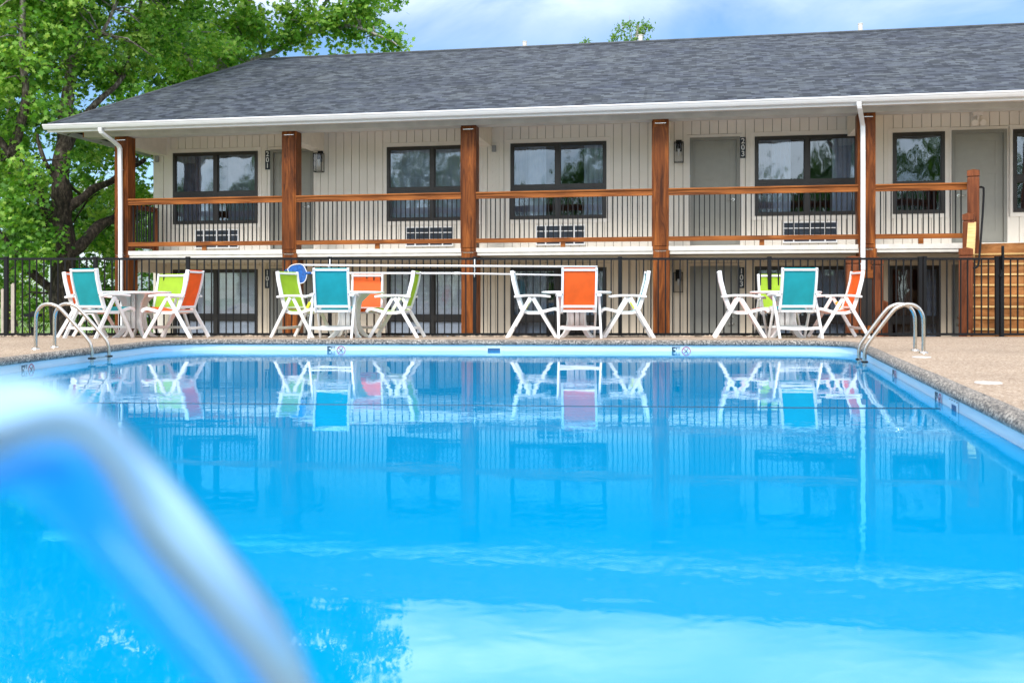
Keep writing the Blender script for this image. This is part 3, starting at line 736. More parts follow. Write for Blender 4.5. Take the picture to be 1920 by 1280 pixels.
window(8.39,10.46,-.29,1.355,.26,9.42,'drapes'); window(13.53,15.58,-.29,1.355,.26,14.57,'sheer')
window(16.16,17.15,-.29,1.355,.26,None,'side_drape'); window(18.5,19.8,-.29,1.355,.26,None,'none')

def door(a, b, z0, z1, hand=1, lab=None):
    f = MB(); w_ = .065; y0 = W-.03
    f.box(a, a+w_, y0, W+.10, z0, z1); f.box(b-w_, b, y0, W+.10, z0, z1); f.box(a+w_, b-w_, y0, W+.10, z1-w_, z1); f.box(a+w_, b-w_, y0+.01, W+.1, z0, z0+.02)
    fr = obj('door_frame', f, M['doorframe'], bld)
    d = MB(); x0, x1, q0, q1 = a+w_, b-w_, z0+.02, z1-w_; yy = W+.035
    st = .14; rl = .19
    d.box(x0, x0+st, yy, W+.07, q0, q1); d.box(x1-st, x1, yy, W+.07, q0, q1)
    h = q1-q0; zt_ = q0+h*.66
    d.box(x0+st, x1-st, yy, W+.07, q1-rl*.8, q1); d.box(x0+st, x1-st, yy, W+.07, q0, q0+rl*1.2); d.box(x0+st, x1-st, yy, W+.07, zt_-.07, zt_+.07)
    m_ = (x0+x1)/2; d.box(m_-.06, m_+.06, yy, W+.07, q0+rl*1.2, zt_-.07)
    d.box(x0+st, x1-st, yy+.009, W+.068, q0+rl*1.2, q1-rl*.8)
    dr = obj('door', d, M['door'], bld)
    hx = x1-.07 if hand > 0 else x0+.07
    k = MB(); z = q0+.93
    k.tube([(hx, yy, z), (hx, yy-.05, z), (hx-hand*.03, yy-.055, z), (hx-hand*.12, yy-.055, z)], .011, 8)
    k.tube([(hx, yy, z), (hx, yy-.012, z)], .03, 16); k.tube([(hx, yy, z+.14), (hx, yy-.014, z+.14)], .026, 16)
    obj('handle', k, M['nickel'], dr)
for i, (a, b) in enumerate(doors):
    door(a, b, 1.80 if i < 9 else 1.71, 4.05, (1, 1, -1)[i]); door(a, b, -.78, 1.37, (1, 1, -1)[i])
for a, b in doors: obj('door_sill', MB().box(a-.06, b+.06, W-.06, W+.1, 1.711, 1.80), M['trim'], bld)

# posts
for i in range(6):
    u = i*BAY
    o = obj('post', MB().box(u, u+.31, 0, .30, 1.645, 4.178), M['post'], bld, bevel=.006)
    fl = MB(); fl.box(u-.014,u+.0,.02,.285,1.66,4.16); fl.box(u+.035,u+.275,-.014,0,1.72,4.03); obj('facing_board', fl, M['post'], o, bevel=.004)
    obj('strap', MB().box(u+.05,u+.26,-.018,-.0145,4.095,4.107), M['nickel'], o)
    o = obj('post', MB().box(u+.01, u+.33, -.01, .36, -.8, 1.635), M['post'], bld, bevel=.006)
    obj('strap', MB().box(u+.05,u+.26,-.014,-.0105,1.61,1.62), M['nickel'], o)
# slab, ceiling, beams
obj('balcony_slab', MB().box(.0, 17.25, .03, W+.01, 1.56, 1.708).box(17.25, 22, .05, W+.01, 1.53, 1.70), M['slab'], bld)
for i in range(5): obj('slab_fascia', MB().box(i*BAY+.31, (i+1)*BAY if i < 4 else 17.22, .012, .028, 1.622, 1.712), M['slab'], bld)
obj('slab_soffit', MB().box(.0, 22, .37, W-.003, 1.50, 1.55), M['wall_low'], bld)
obj('ceiling', MB().box(-.75, 24, .31, W+.2, 4.403, 4.43).box(-1.2, 24, -.52, -.02, 4.29, 4.31), M['ceiling'], bld)
bs = MB(); bs.box(-.72, 8.27, -.02, .31, 4.182, 4.36); bs.box(8.275, 24, -.02, .31, 4.182, 4.36)
obj('header_beam', bs, M['beam'], bld, bevel=.004)
obj('fascia_board', MB().box(-.70, 3.0, -.048, -.022, 4.27, 4.37).box(3.006, 7.0, -.048, -.022, 4.27, 4.37).box(7.006, 11.5, -.048, -.022, 4.27, 4.37).box(11.506, 24, -.048, -.022, 4.27, 4.37), M['beam'], bld)
obj('beam_end', MB().box(-.76,-.722,.0,.3,4.19,4.35), M['rail'], bld)
for i in range(6):
    obj('cross_beam', MB().box(i*BAY+.03, i*BAY+.31, .31, W, 3.99, 4.40), M['ceiling'], bld)
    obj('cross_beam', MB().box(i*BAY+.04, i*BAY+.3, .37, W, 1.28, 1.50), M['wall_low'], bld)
# gutter (K profile) and downspouts
gp = [(-.53,4.375),(-.655,4.375),(-.665,4.365),(-.665,4.348),(-.655,4.34),(-.64,4.31),(-.62,4.28),(-.61,4.27),(-.53,4.27)]
gt = MB(); gt.prism(gp, 'x', -1.27, 10.0); gt.prism(gp, 'x', 10.003, 24); obj('gutter', gt, M['white'], bld)
obj('eave_board', MB().box(-1.24, 24, -.528, -.50, 4.22, 4.36).box(-1.24,-1.21,-.50,11.6,4.26,4.36), M['white'], bld)
def downspout(u, zlow, side=1):
    w_, d_ = .085, .06
    p = [(u-.15*side,-.59,4.27),(u-.15*side,-.59,4.22),(u-.13*side,-.56,4.16),(u-.02*side,-.14,3.98),(u,-.085,3.88),(u,-.075,zlow)]
    o = obj('downspout', MB().bar(smooth(p, 1), w_, d_, (1,0,0)), M['white'], bld, bevel=.008)
    obj('pipe_strap', MB().box(u-.05,u+.05,-.11,-.045,3.45,3.453).box(u-.05,u+.05,-.11,-.045,1.66,1.663), M['white'], o)
downspout(.19, -.7); downspout(15.40, 1.17)
# roof
RZ, RV = 6.965, 5.0; EV = -.60; EZ = 4.365
ru0, ru1, ul, ur = 1.05, 26.0, -1.24, 28.3; bv = 2*RV-EV
rv = [(ul,EV,EZ),(ur,EV,EZ),(ur,bv,EZ),(ul,bv,EZ),(ru0,RV,RZ),(ru1,RV,RZ)]
rf = [(0,1,5,4),(2,3,4,5),(3,0,4),(1,2,5)]
me = bpy.data.meshes.new('roof'); me.from_pydata(rv, [], rf); uv = me.uv_layers.new(name='UVMap')
for p in me.polygons:
    n_ = p.normal; hd = Vector((0,0,1)).cross(n_).normalized(); up = n_.cross(hd)
    for li in p.loop_indices:
        v_ = Vector(me.vertices[me.loops[li].vertex_index].co); uv.data[li].uv = (v_.dot(hd), v_.dot(up))
roof = obj('roof', me, M['shingle'], bld)
rc = MB(); rc.tube([(ul+.05,EV+.03,EZ+.01),(ru0,RV,RZ+.005)], .035, 6); rc.tube([(ru0,RV,RZ+.005),(ru1,RV,RZ+.005)], .04, 6)
me2 = rc.mesh('ridge_cap'); o = obj('ridge_cap', me2, plain('ridge_shingle', (.075,.083,.098), .9, var=.3, scale=4), roof)
for i, (u, z) in enumerate(((8.06,7.19),(10.98,7.22),(16.2,7.24))):
    k = MB().disc((u,5.35,6.7), .055, z-6.7+.0, 12); k.disc((u,5.35,z), .062, .02, 12); obj('vent_pipe', k, M['slab'], roof)

# railings
def railing(u0, u1, parent=bld, midblock=True):
    r_ = empty('railing', (u0, .04, 1.708), parent=parent); Lr = u1-u0; z = -1.708
    obj('top_rail', MB().box(0,Lr,-.05,.09,z+2.802,z+2.835).box(0,Lr,-.03,.01,z+2.70,z+2.80), M['rail'], r_, bevel=.004)
    obj('bottom_rail', MB().box(0,Lr,-.03,.01,z+1.81,z+1.90), M['rail'], r_, bevel=.004)
    if midblock: obj('foot_block', MB().box(Lr/2-.045,Lr/2+.045,-.032,.012,z+1.713,z+1.808), M['rail'], r_)
    k = round(Lr/.097)
    for i in range(1, k):
        b_ = bpy.data.objects.new('baluster', bal); COL.objects.link(b_); b_.parent = r_; b_.location = (i*Lr/k, .012, 0)
bal = MB().box(-.0095,.0095,-.0095,.0095,.17,1.0).mesh('baluster'); bal.materials.append(M['black'])
for i in range(4): railing(i*BAY+.31, (i+1)*BAY)
railing(4*BAY+.31, 17.25)
r_ = empty('railing', (.14,.34,1.708), R(90), parent=bld); z = -1.708
obj('top_rail', MB().box(0,1.12,-.05,.07,z+2.73,z+2.765).box(0,1.12,-.02,.02,z+2.66,z+2.728), M['redwood'], r_); obj('bottom_rail', MB().box(0,1.12,-.02,.02,z+1.81,z+1.88), M['redwood'], r_)
for i in range(1, 12):
    b_ = bpy.data.objects.new('baluster', bal); COL.objects.link(b_); b_.parent = r_; b_.location = (i*.097, .0, -.04)
obj('newel_post', MB().box(1.04,1.13,-.05,.05,0,z+2.72), M['redwood'], r_)

# AC grilles
for (a, b) in ((1.04,2.11),(6.05,7.12),(8.95,10.01),(14.09,15.16)):
    z0, z1 = 1.83, 2.265; gr = MB(); t_ = .022; y0, y1 = W-.05, W+.01
    gr.box(a,b,y0-.02,y1,z0,z0+.03); gr.box(a,b,y0,y1,z1-t_,z1); gr.box(a,a+t_,y0,y1,z0+.03,z1-t_); gr.box(b-t_,b,y0,y1,z0+.03,z1-t_)
    w_ = b-a
    for fr_ in (.2,.5,.78): gr.box(a+w_*fr_-.014,a+w_*fr_+.014,y0+.002,y1,z0+.03,z1-t_)
    for zz in (.36,.7): gr.box(a+t_,b-t_,y0+.005,y1,z0+(z1-z0)*zz-.009,z0+(z1-z0)*zz+.009)
    o = obj('air_conditioner_grille', gr, M['white'], bld)
    lv = MB(); z = z0+.035
    while z < z1-.03: lv.box(a+t_, b-t_, W-.03, W-.012, z, z+.012); z += .02
    lv.box(a+t_,b-t_,W-.011,W-.002,z0+.03,z1-t_); obj('louvre', lv, M['acdark'], o)
# small boxes, lights, signs
for k, (u, z, lab) in enumerate(((.085,3.91,'small grey weatherproof box on the left brick corner of the upper wall'),(8.03,3.935,'small grey weatherproof box on the brick strip left of the middle upper window'))):
    r_ = at_b('junction_box', u, W-.012, z, label=lab, cat='junction box', group='grey boxes on the brick piers')
    obj('box_body', MB().box(-.045,.045,-.05,.0,-.07,.07), M['conduit'], r_, bevel=.008)
    obj('cover', MB().box(-.032,.032,-.055,-.0505,-.052,.052), M['conduit'], r_)
def lantern(u, z, lab):
    r_ = at_b('wall_lantern', u, W-.002, z, label=lab, cat='wall lantern', group='black box lanterns beside the doors')
    obj('back_plate', MB().box(-.06,.06,-.03,.0,.02,.26), M['black'], r_)
    f = MB(); x0, x1, y0, y1, z0, z1 = -.1,.1,-.20,-.03,-.22,.20; t_ = .012
    for x in (x0, x1-t_):
        for y in (y0, y1-t_): f.box(x,x+t_,y,y+t_,z0,z1)
    for zz in (z0, z1-t_): 
        f.box(x0,x1,y0,y0+t_,zz,zz+t_); f.box(x0,x1,y1-t_,y1,zz,zz+t_); f.box(x0,x0+t_,y0+t_,y1-t_,zz,zz+t_); f.box(x1-t_,x1,y0+t_,y1-t_,zz,zz+t_)
    obj('cage', f, M['black'], r_)
    obj('glass_pane', MB().box(x0+.003,x1-.003,y0+.003,y0+.006,z0+.012,z1-.012).box(x0+.003,x0+.006,y0+.012,y1-.012,z0+.012,z1-.012).box(x1-.006,x1-.003,y0+.012,y1-.012,z0+.012,z1-.012), M['lampglass'], r_)
    obj('socket', MB().disc((0,-.115,.06),.035,.128,12), M['black'], r_); obj('bulb', MB().disc((0,-.115,-.08),.012,.14,12,.028), M['signwhite'], r_)
lantern(4.06, 3.73, 'black box lantern on the upper wall right of door 201')
lantern(11.98, 3.75, 'black box lantern on the upper wall left of door 203')
lantern(11.97, 1.04, 'black box lantern on the lower wall left of door 103')
def sign(u, z, num):
    r_ = at_b('room_number_sign', u, W-.016, z, label='dark vertical room number sign reading %s in white beside its door' % num, cat='sign', group='room number signs')
    obj('panel', MB().box(-.057,.057,-.016,.0,-.215,.215), M['navy'], r_)
    for i, ch in enumerate(num):
        me = text_mesh(ch, .155, .002, bold=.0015); me.transform(Matrix.Rotation(R(90), 4, 'X')); me.transform(Matrix.Translation((0,-.018,.132-.132*i)))
        obj('numeral', me, M['signwhite'], r_)
sign(2.805, 3.82, '201'); sign(13.29, 3.815, '203'); sign(2.80, 1.14, '101'); sign(13.26, 1.125, '103')
r_ = at_b('security_light', 17.83, W-.01, 4.24, label='cream double floodlight on the wall above the right-hand door', cat='floodlight')
obj('mount_bracket', MB().box(-.09,.09,-.10,0,.08,.17).box(-.025,.025,-.12,-.05,-.1,.08), M['trim'], r_, bevel=.008)
for s in (-1, 1):
    h_ = MB().tube([(s*.06,-.06,-.05),(s*.07,-.11,-.06),(s*.075,-.17,-.075)], [.035,.05,.06], 16); obj('lamp_head', h_, M['trim'], r_)

# ------------------------------------------------------------------ wooden stairs and newels (in front of the balcony)
st = at_b('wooden_staircase', 17.3, 0, 0, label='wooden staircase with pale treads and brown risers climbing to the balcony', cat='stairs')
SA = R(15.6); st.rotation_euler.z -= SA
def sr(x, y, z=0): return (x*math.cos(SA)-y*math.sin(SA), x*math.sin(SA)+y*math.cos(SA), z)
obj('landing', MB().prism([(.03,.001),(1.75,.001),(1.75,.46)], 'z', 1.54, 1.699), M['riser'], st)
NS = 9; RI = .188; RU = .215; xa, xb = .06, 1.75
for i in range(NS+1):
    zt_ = 1.70-RI*i; y = -RU*i
    obj('riser', MB().box(xa, xb, y-.02-.002, y+.0, zt_-RI+.002, zt_-(.034 if i else .0)), M['riser'], st)
    if i: obj('tread', MB().box(xa, xb, y-.05, y+RU-.023, zt_-.033, zt_), M['tread'], st, bevel=.004)
for x in (xa-.06, xb+.003):
    sg = MB().prism([(-.0,1.70),(-.0,1.35),(-RU*NS+.0,1.35-RI*NS),(-RU*NS-.25,1.35-RI*NS),(-RU*NS-.25,1.53-RI*NS)], 'x', x, x+.045)
    obj('stringer', sg, M['riser'], st)
def newel(parent, x, y, z0, z1, w_=.2, name='newel_post', mat='redwood'):
    h = w_/2; o = obj(name, MB().box(x-h, x+h, y-h, y+h, z0, z1-.16), M[mat], parent, bevel=.008)
    c_ = MB().box(x-h+.015, x+h-.015, y-h+.015, y+h-.015, z1-.16, z1-.135)
    H = h+.004; c_.box(x-H, x+H, y-H, y+H, z1-.135, z1-.035)
    c_.add([(x-H,y-H,z1-.034),(x+H,y-H,z1-.034),(x+H,y+H,z1-.034),(x-H,y+H,z1-.034),(x,y,z1)], [(0,1,4),(1,2,4),(2,3,4),(3,0,4)])
    obj('cap', c_, M[mat], o); return o
for nx, ny, n0, n1, nw in ((.04,-.06,1.3,3.07,.2),(-.20,-.68,.9,2.22,.19),(-.48,-1.62,-.8,1.565,.215)): newel(st, *sr(nx,ny)[:2], n0, n1, nw)
newel(st, 1.86, -.05, 1.3, 3.07, .2)
obj('handrail_board', MB().bar([sr(-.15,-.72,1.98),sr(-.38,-1.5,1.38)], .13, .17, (1,0,0)), M['tread'], st, label='pale sloping rail board')
obj('handrail_pipe', MB().tube(smooth([sr(.10,-.05,2.73),sr(.18,-.09,2.74),sr(.20,-.18,2.69),sr(-.24,-1.5,1.30),sr(-.30,-1.62,1.22),sr(-.38,-1.62,1.21)],2), .018, 10), M['black'], st)
obj('landing_pad', MB().box(-.8,3,-RU*NS-1.0,-RU*NS-.3,-.8,1.70-RI*(NS+1)), M['paving'], st)
# wooden enclosure with dark panel by the downspout
en = at_b('wooden_enclosure', 15.25, -1.0, -.8, label='stained wooden enclosure with capped posts and a dark panel under the downspout', cat='enclosure')
newel(en, -.17, 0, 0, 2.26, .25, 'capped_post'); newel(en, .255, .05, 0, 2.24, .18, 'capped_post'); newel(en, .50, .75, 0, 1.46, .13, 'capped_post')
for z in (1.86,.87): obj('frame_rail', MB().box(-.045,.165,-.06,.02,z,z+.14), M['rail'], en)
pn = MB()
for i in range(11): pn.box(-.045+.018*i, -.045+.018*i+.014, -.04-(.006 if i % 2 else 0), .0, 1.02, 1.86)
obj('dark_panel', pn, M['bronze'], en)

# ------------------------------------------------------------------ vegetation
LT = np.array([(0,0),(.10,.28),(.48,.20),(.34,.44),(.52,.72),(.2,.66),(0,1.0),(-.2,.66),(-.52,.72),(-.34,.44),(-.48,.20),(-.10,.28)])
LS = np.array([(0,0),(.22,.45),(0,1),(-.22,.45)])
def leaves(name, P, size, mat, parent, templ=LT, tint=None, **k):
    n = len(P); K = len(templ); s = size*rng.uniform(.65,1.25,n)
    T = np.column_stack([templ, np.abs(templ[:,0])*-.25])
    nz = rng.normal(size=(n,3)); nz[:,2] = np.abs(nz[:,2])*.8+.25; nz[:,1] -= .35; nz /= np.linalg.norm(nz,axis=1)[:,None]
    t = rng.normal(size=(n,3)); t[:,2] -= .5; t -= nz*(t*nz).sum(1)[:,None]; t /= np.linalg.norm(t,axis=1)[:,None]
    b = np.cross(t, nz)
    V_ = P[:,None,:]+s[:,None,None]*(T[None,:,0,None]*b[:,None,:]+T[None,:,1,None]*t[:,None,:]+T[None,:,2,None]*nz[:,None,:])
    me = bpy.data.meshes.new(name); me.vertices.add(n*K); me.vertices.foreach_set('co', V_.reshape(-1))
    me.loops.add(n*K); me.loops.foreach_set('vertex_index', np.arange(n*K, dtype=np.int32))
    me.polygons.add(n); me.polygons.foreach_set('loop_start', np.arange(0,n*K,K,dtype=np.int32))
    me.update(calc_edges=True)
    at_ = me.attributes.new('tint','FLOAT','FACE'); at_.data.foreach_set('value', (tint if tint is not None else rng.uniform(0,1,n)).astype(np.float32))
    return obj(name, me, mat, parent, **k)
def clumps(blobs, per_m3, leaf_n, cr=.42, gap=.0):
    """blobs: (centre, radii) -> leaf positions gathered into twig clumps, with tint per clump"""
    Ps = []; Ts = []
    for (c, r3) in blobs:
        c = np.array(c); r3 = np.array(r3); vol = 4.19*r3.prod(); m = max(3, int(vol*per_m3))
        d = rng.normal(size=(m,3)); d /= np.linalg.norm(d,axis=1)[:,None]; rad = rng.uniform(.25,1,m)**.5
        cc = c+d*rad[:,None]*r3
        for q in cc:
            k = int(leaf_n*rng.uniform(.5,1.4)); o_ = rng.normal(size=(k,3))*cr*np.array([.55,.55,.38])
            Ps.append(q+o_); Ts.append(np.clip(rng.normal(.5+rng.normal()*.17,.18,k),0,1))
    return np.concatenate(Ps), np.concatenate(Ts)
def limb(mb, pts, r0, r1, seed=0, n=9):
    p = smooth([tuple(q) for q in pts], 2); k = len(p)
    rs = [(r0+(r1-r0)*i/(k-1))*(1+.09*math.sin(i*1.3+seed)) for i in range(k)]
    p = [(a+.02*math.sin(i*.9+seed), b, c+.015*math.cos(i*1.1+seed)) for i, (a,b,c) in enumerate(p)]
    mb.tube(p, rs, n)
def twigs(mb, P, root_pts, k, r=.012):
    for _ in range(k):
        q = Vector(P[rng.integers(len(P))]); a = min(root_pts, key=lambda w: (w-q).length)
        if (a-q).length < 3.2: 
            m_ = (a+q)/2+Vector((rng.normal()*.12, rng.normal()*.12, .1)); mb.tube([tuple(a), tuple(m_), tuple(q)], [r*2.2, r*1.5, r*.5], 5)
def B(px, py, D, rx, ry, rz): p = at(px, py, D); return (tuple(p), (rx, ry, rz))
# A: large sycamore left of the building
D0 = 23.0
tA = empty('sycamore_tree', at(112,640,D0), label='large dark-trunked sycamore behind the fence, left of the building', cat='tree')
oA = at(112,640,D0)
sub = lambda q: tuple(Vector(q)-oA)
tk = MB()
limb(tk, [sub(at(118,700,D0)), sub(at(117,560,D0)), sub(at(121,470,D0)), sub(at(117,400,D0)), sub(at(113,340,D0)), sub(at(118,285,D0)), sub(at(122,230,D0+.2)), sub(at(135,120,D0+.4)), sub(at(150,0,D0+.5)), sub(at(160,-200,D0+.4)), sub(at(165,-420,D0+.4))], .30, .06, 0, 14)
limb(tk, [sub(at(112,520,D0)), sub(at(90,400,D0-.1)), sub(at(60,335,D0-.3)), sub(at(20,285,D0-.5)), sub(at(40,240,D0-.6)), sub(at(48,190,D0-.7)), sub(at(44,90,D0-.8)), sub(at(40,-60,D0-.8)), sub(at(30,-260,D0-.8))], .17, .04, 1)
limb(tk, [sub(at(20,287,D0-.5)), sub(at(-20,240,D0-.7)), sub(at(-80,120,D0-.9)), sub(at(-120,-80,D0-1))], .10, .03, 2)
limb(tk, [sub(at(124,395,D0)), sub(at(150,372,D0+.1)), sub(at(185,350,D0+.5)), sub(at(220,333,D0+1.0)), sub(at(270,300,D0+2.2))], .13, .05, 3)
limb(tk, [sub(at(126,480,D0)), sub(at(160,450,D0+.2)), sub(at(200,412,D0+.8)), sub(at(245,400,D0+1.6)), sub(at(300,370,D0+3))], .17, .06, 4)
limb(tk, [sub(at(104,548,D0)), sub(at(75,525,D0-.2)), sub(at(48,500,D0-.4)), sub(at(30,470,D0-.6)), sub(at(0,440,D0-.8)), sub(at(-60,380,D0-1))], .12, .03, 5)
limb(tk, [sub(at(111,345,D0)), sub(at(95,320,D0-.2)), sub(at(80,300,D0-.4)), sub(at(70,250,D0-.4))], .08, .03, 6)
limb(tk, [sub(at(126,345,D0)), sub(at(146,360,D0+.5)), sub(at(165,378,D0+.9))], .05, .02, 6)
limb(tk, [sub(at(119,290,D0)), sub(at(170,200,D0+.6)), sub(at(240,140,D0+1.4)), sub(at(262,40,D0+1.8)), sub(at(270,-120,D0+2))], .09, .03, 7)
limb(tk, [sub(at(135,130,D0+.4)), sub(at(200,60,D0+.2)), sub(at(230,-60,D0+.2))], .06, .02, 8)
blA = [B(60,60,D0,2.0,1.5,1.3), B(-90,200,D0-.5,1.6,1.5,2.0), B(210,70,D0+1,1.7,1.3,1.1), B(330,60,D0+2.2,1.5,1.2,.9), B(130,180,D0+1.2,1.2,.7,.9), B(20,150,D0-1,1.1,.8,.8),
       B(-40,420,D0-.8,1.3,1.2,1.5), B(50,440,D0+1.3,1.1,.8,.9), B(40,395,D0-.9,.5,.4,.4), B(170,300,D0+1.4,.9,.7,.6), B(240,250,D0+2.6,1.2,.8,.7), B(100,-120,D0,2.8,2.2,1.6), B(280,-110,D0+1.5,2.4,2,1.5), B(60,-330,D0,2.8,2.4,1.8), B(250,-330,D0+1,2.5,2.2,1.8), B(-150,-150,D0,2.0,2.,2.6),
       B(60,480,D0-.9,.8,.4,.5), B(70,300,D0-1.2,.5,.3,.35), B(145,300,D0-.8,.4,.3,.35), B(92,440,D0-.9,.35,.25,.3), B(105,200,D0-.9,.6,.4,.6), B(190,360,D0+1.2,.6,.4,.45), B(170,470,D0+1.8,.9,.5,.6), B(230,340,D0+2.6,.8,.5,.7), B(30,380,D0-.8,.8,.4,.6), B(20,560,D0+.6,1.1,.6,.6), B(165,330,D0+2.0,.8,.5,.5), B(180,420,D0+1.6,.8,.5,.5), B(80,250,D0+1.5,.9,.6,.7), B(190,480,D0+1.5,.8,.6,.7), B(255,420,D0+2.2,.7,.6,1.0), B(20,300,D0+1.2,.9,.6,.9), B(100,520,D0+2.0,1.4,.6,.8)]
PA, TA = clumps(blA, 4.2, 66, .36)
print('leaves A', len(PA))
twigs(tk, [sub(q) for q in PA], [Vector(v) for v in tk.v[::23]], 420)
leaves('crown', np.array(PA)-np.array(oA), .128, M['leaf'], tA, tint=TA)
obj('trunk', tk, M['bark'], tA)
# B: sycamore rising behind the roof
D1 = 30.5
oB = at(420,700,D1)
tB = empty('sycamore_tree', oB, label='sycamore spreading pale limbs above and behind the left end of the roof', cat='tree')
subB = lambda q: tuple(Vector(q)-oB)
tk = MB()
limb(tk, [subB(at(330,740,D1)), subB(at(350,400,D1)), subB(at(370,200,D1)), subB(at(415,125,D1)), subB(at(445,70,D1)), subB(at(465,0,D1)), subB(at(480,-200,D1)), subB(at(480,-400,D1))], .34, .06, 1, 12)
limb(tk, [subB(at(445,130,D1)), subB(at(500,105,D1)), subB(at(570,65,D1)), subB(at(640,45,D1-.2)), subB(at(700,60,D1-.4)), subB(at(745,85,D1-.5))], .12, .02, 2)
limb(tk, [subB(at(570,65,D1)), subB(at(600,20,D1)), subB(at(650,-60,D1)), subB(at(680,-200,D1))], .08, .02, 3)
limb(tk, [subB(at(380,160,D1)), subB(at(330,70,D1)), subB(at(310,0,D1)), subB(at(290,-150,D1))], .11, .03, 4)
blB = [B(380,60,D1,2.1,1.6,1.5), B(520,55,D1,1.5,1.3,.75), B(600,20,D1,1.5,1.2,.9), B(655,30,D1,1.1,1.,.8), B(705,75,D1-.4,.75,.7,.40), B(735,70,D1-.4,.5,.5,.35), B(600,85,D1,1.2,.9,.45), B(300,170,D1,1.6,1.2,1.4),
       B(690,-40,D1,1.2,1.2,1.0), B(560,-110,D1,2.4,2,1.6), B(420,-160,D1,2.6,2,1.9), B(540,-320,D1,2.6,2.2,2.0), B(380,-380,D1,2.8,2.4,2.0), B(660,-230,D1,1.5,1.5,1.3), B(470,130,D1,1.6,1.0,.6), B(430,10,D1-.8,1.0,.8,.7)]
PB, TB = clumps(blB, 3.0, 64, .38)
print('leaves B', len(PB))
twigs(tk, [subB(q) for q in PB], [Vector(v) for v in tk.v[::23]], 260, .014)
leaves('crown', np.array(PB)-np.array(oB), .165, M['leaf'], tB, tint=np.clip(TB+.06,0,1)); obj('trunk', tk, M['bark'], tB)
# C, D: trees further back filling the left
def bgtree(px, D, blobs, lab, mat, size=.22, per=1.9, ln=56, base=640):
    o_ = at(px, base, D); t = empty('background_tree', o_, label=lab, cat='tree', group='trees behind the big sycamore')
    k = MB(); limb(k, [tuple(at(px,base+60,D)-o_), tuple(at(px+4,base-150,D)-o_), tuple(at(px-6,base-330,D)-o_), tuple(at(px+5,base-520,D)-o_)], .28, .08, px)
    P_, T_ = clumps(blobs, per, ln, .6); leaves('crown', np.array(P_)-np.array(o_), size, mat, t, tint=T_); obj('trunk', k, M['bark'], t)
bgtree(20, 34, [B(0,380,34,2.4,2,1.9), B(-30,180,34,2.6,2,2.2), B(90,440,34,1.4,1.5,1.0), B(0,520,34,1.4,1,.8), B(60,60,34,2.6,2,1.8)], 'dark leafy tree standing behind the sycamore at the far left edge', M['leafdark'])
bgtree(225, 37, [B(235,420,37,1.9,1.2,1.5), B(250,540,37,1.5,1.2,1.3), B(225,250,37,1.6,1.4,1.0), B(190,410,35,.9,.8,.8), B(150,430,35,.9,.8,.8), B(160,270,36,1.0,.8,.9), B(290,440,37,1.2,1,1.4), B(330,120,37,3.0,2,1.5), B(170,560,37,1.2,1,1.0)], 'dark leafy tree seen between the sycamore trunk and the corner post', M['leafdark'])
# tree tip above the roof
o_ = at(1182,640,40); t = empty('background_tree', o_, label='feathery green tree top poking above the roof ridge', cat='tree')
P_, T_ = clumps([B(1195,75,40,.55,.5,.35), B(1200,55,40,.35,.4,.5), B(1178,50,40,.1,.1,.45), B(1162,60,40,.2,.2,.3), B(1150,70,40,.08,.1,.2), B(1215,60,40,.1,.1,.35), B(1190,160,40,1.1,1,1.5), B(1098,82,40,.06,.06,.1)], 28, 26, .17)
leaves('crown', np.array(P_)-np.array(o_), .15, M['leafdark'], t, templ=LS, tint=np.clip(T_+.2,0,1))
k = MB(); limb(k, [(0,0,-2), tuple(at(1185,300,40)-o_), tuple(at(1190,100,40)-o_), tuple(at(1196,45,40)-o_)], .2, .02, 2)
for a_, b_ in ((1165,45),(1180,30),(1215,48)): k.tube([tuple(at(1188,110,40)-o_), tuple(at(a_,b_,40)-o_)], [.03,.008], 5)
obj('trunk', k, M['bark'], t)
# bright undergrowth beyond the fence
def bush(px, py, D, r3, lab, mat, n=5, size=.12):
    o_ = at(px, py, D); o_.z = -.8; t = empty('shrub', o_, label=lab, cat='shrub', group='shrubs beyond the fence at the left')
    P_, T_ = clumps([(tuple(at(px,py,D)), r3)], n, 60, .3); leaves('foliage', np.array(P_)-np.array(o_), size, mat, t, templ=LS, tint=T_)
    k = MB()
    for _ in range(7): k.tube([(0,0,0), (rng.normal()*.15, rng.normal()*.1, .5), (rng.normal()*r3[0]*.5, rng.normal()*.2, 1.1)], [.02,.012,.005], 5)
    obj('stems', k, M['bark'], t)
bush(70, 560, 27, (1.0,.6,.75), 'yellow-green sunlit shrub seen between the left fence pickets and the trunk', M['leafgold'])
bush(30, 600, 29, (.9,.6,.9), 'yellow-green shrub behind the pale posts at the far left', M['leafgold'])
bush(140, 600, 24, (.7,.5,.6), 'low green shrub at the foot of the sycamore trunk', M['leaf'], 9)
bush(180, 575, 26, (.9,.5,.9), 'leafy green shrub behind the two chairs at the left', M['leafdark'], 8)
bush(262, 560, 27, (.8,.5,1.0), 'green shrub showing between the corner post and the wall', M['leaf'], 6)
bush(-40, 560, 26, (1.0,.6,1.2), 'dark green shrub cut by the left edge', M['leafdark'], 6)
for i, (px, top, w_) in enumerate(((5,545,.05),(25,535,.07))):
    a_ = at(px, 640, 21); tp_ = at(px, top, 21); obj('pale_post', MB().box(-w_/2,w_/2,-w_/2,w_/2,0,tp_.z+.8).prism([(-w_/2-.012,tp_.z+.8),(w_/2+.012,tp_.z+.8),(0,tp_.z+.85)],'y',-w_/2,w_/2), M['palewood'], label=('pale square post cut by the left edge, behind the fence','pale wooden post just right of the first fence post')[i], cat='post', group='pale posts beyond the fence').location = (a_.x, 21, -.8)
pl = at(62, 640, 19); r_ = empty('path_lantern', (pl.x, 19, -.8), label='small black path lantern seen through the fence near the left ladder', cat='lantern')
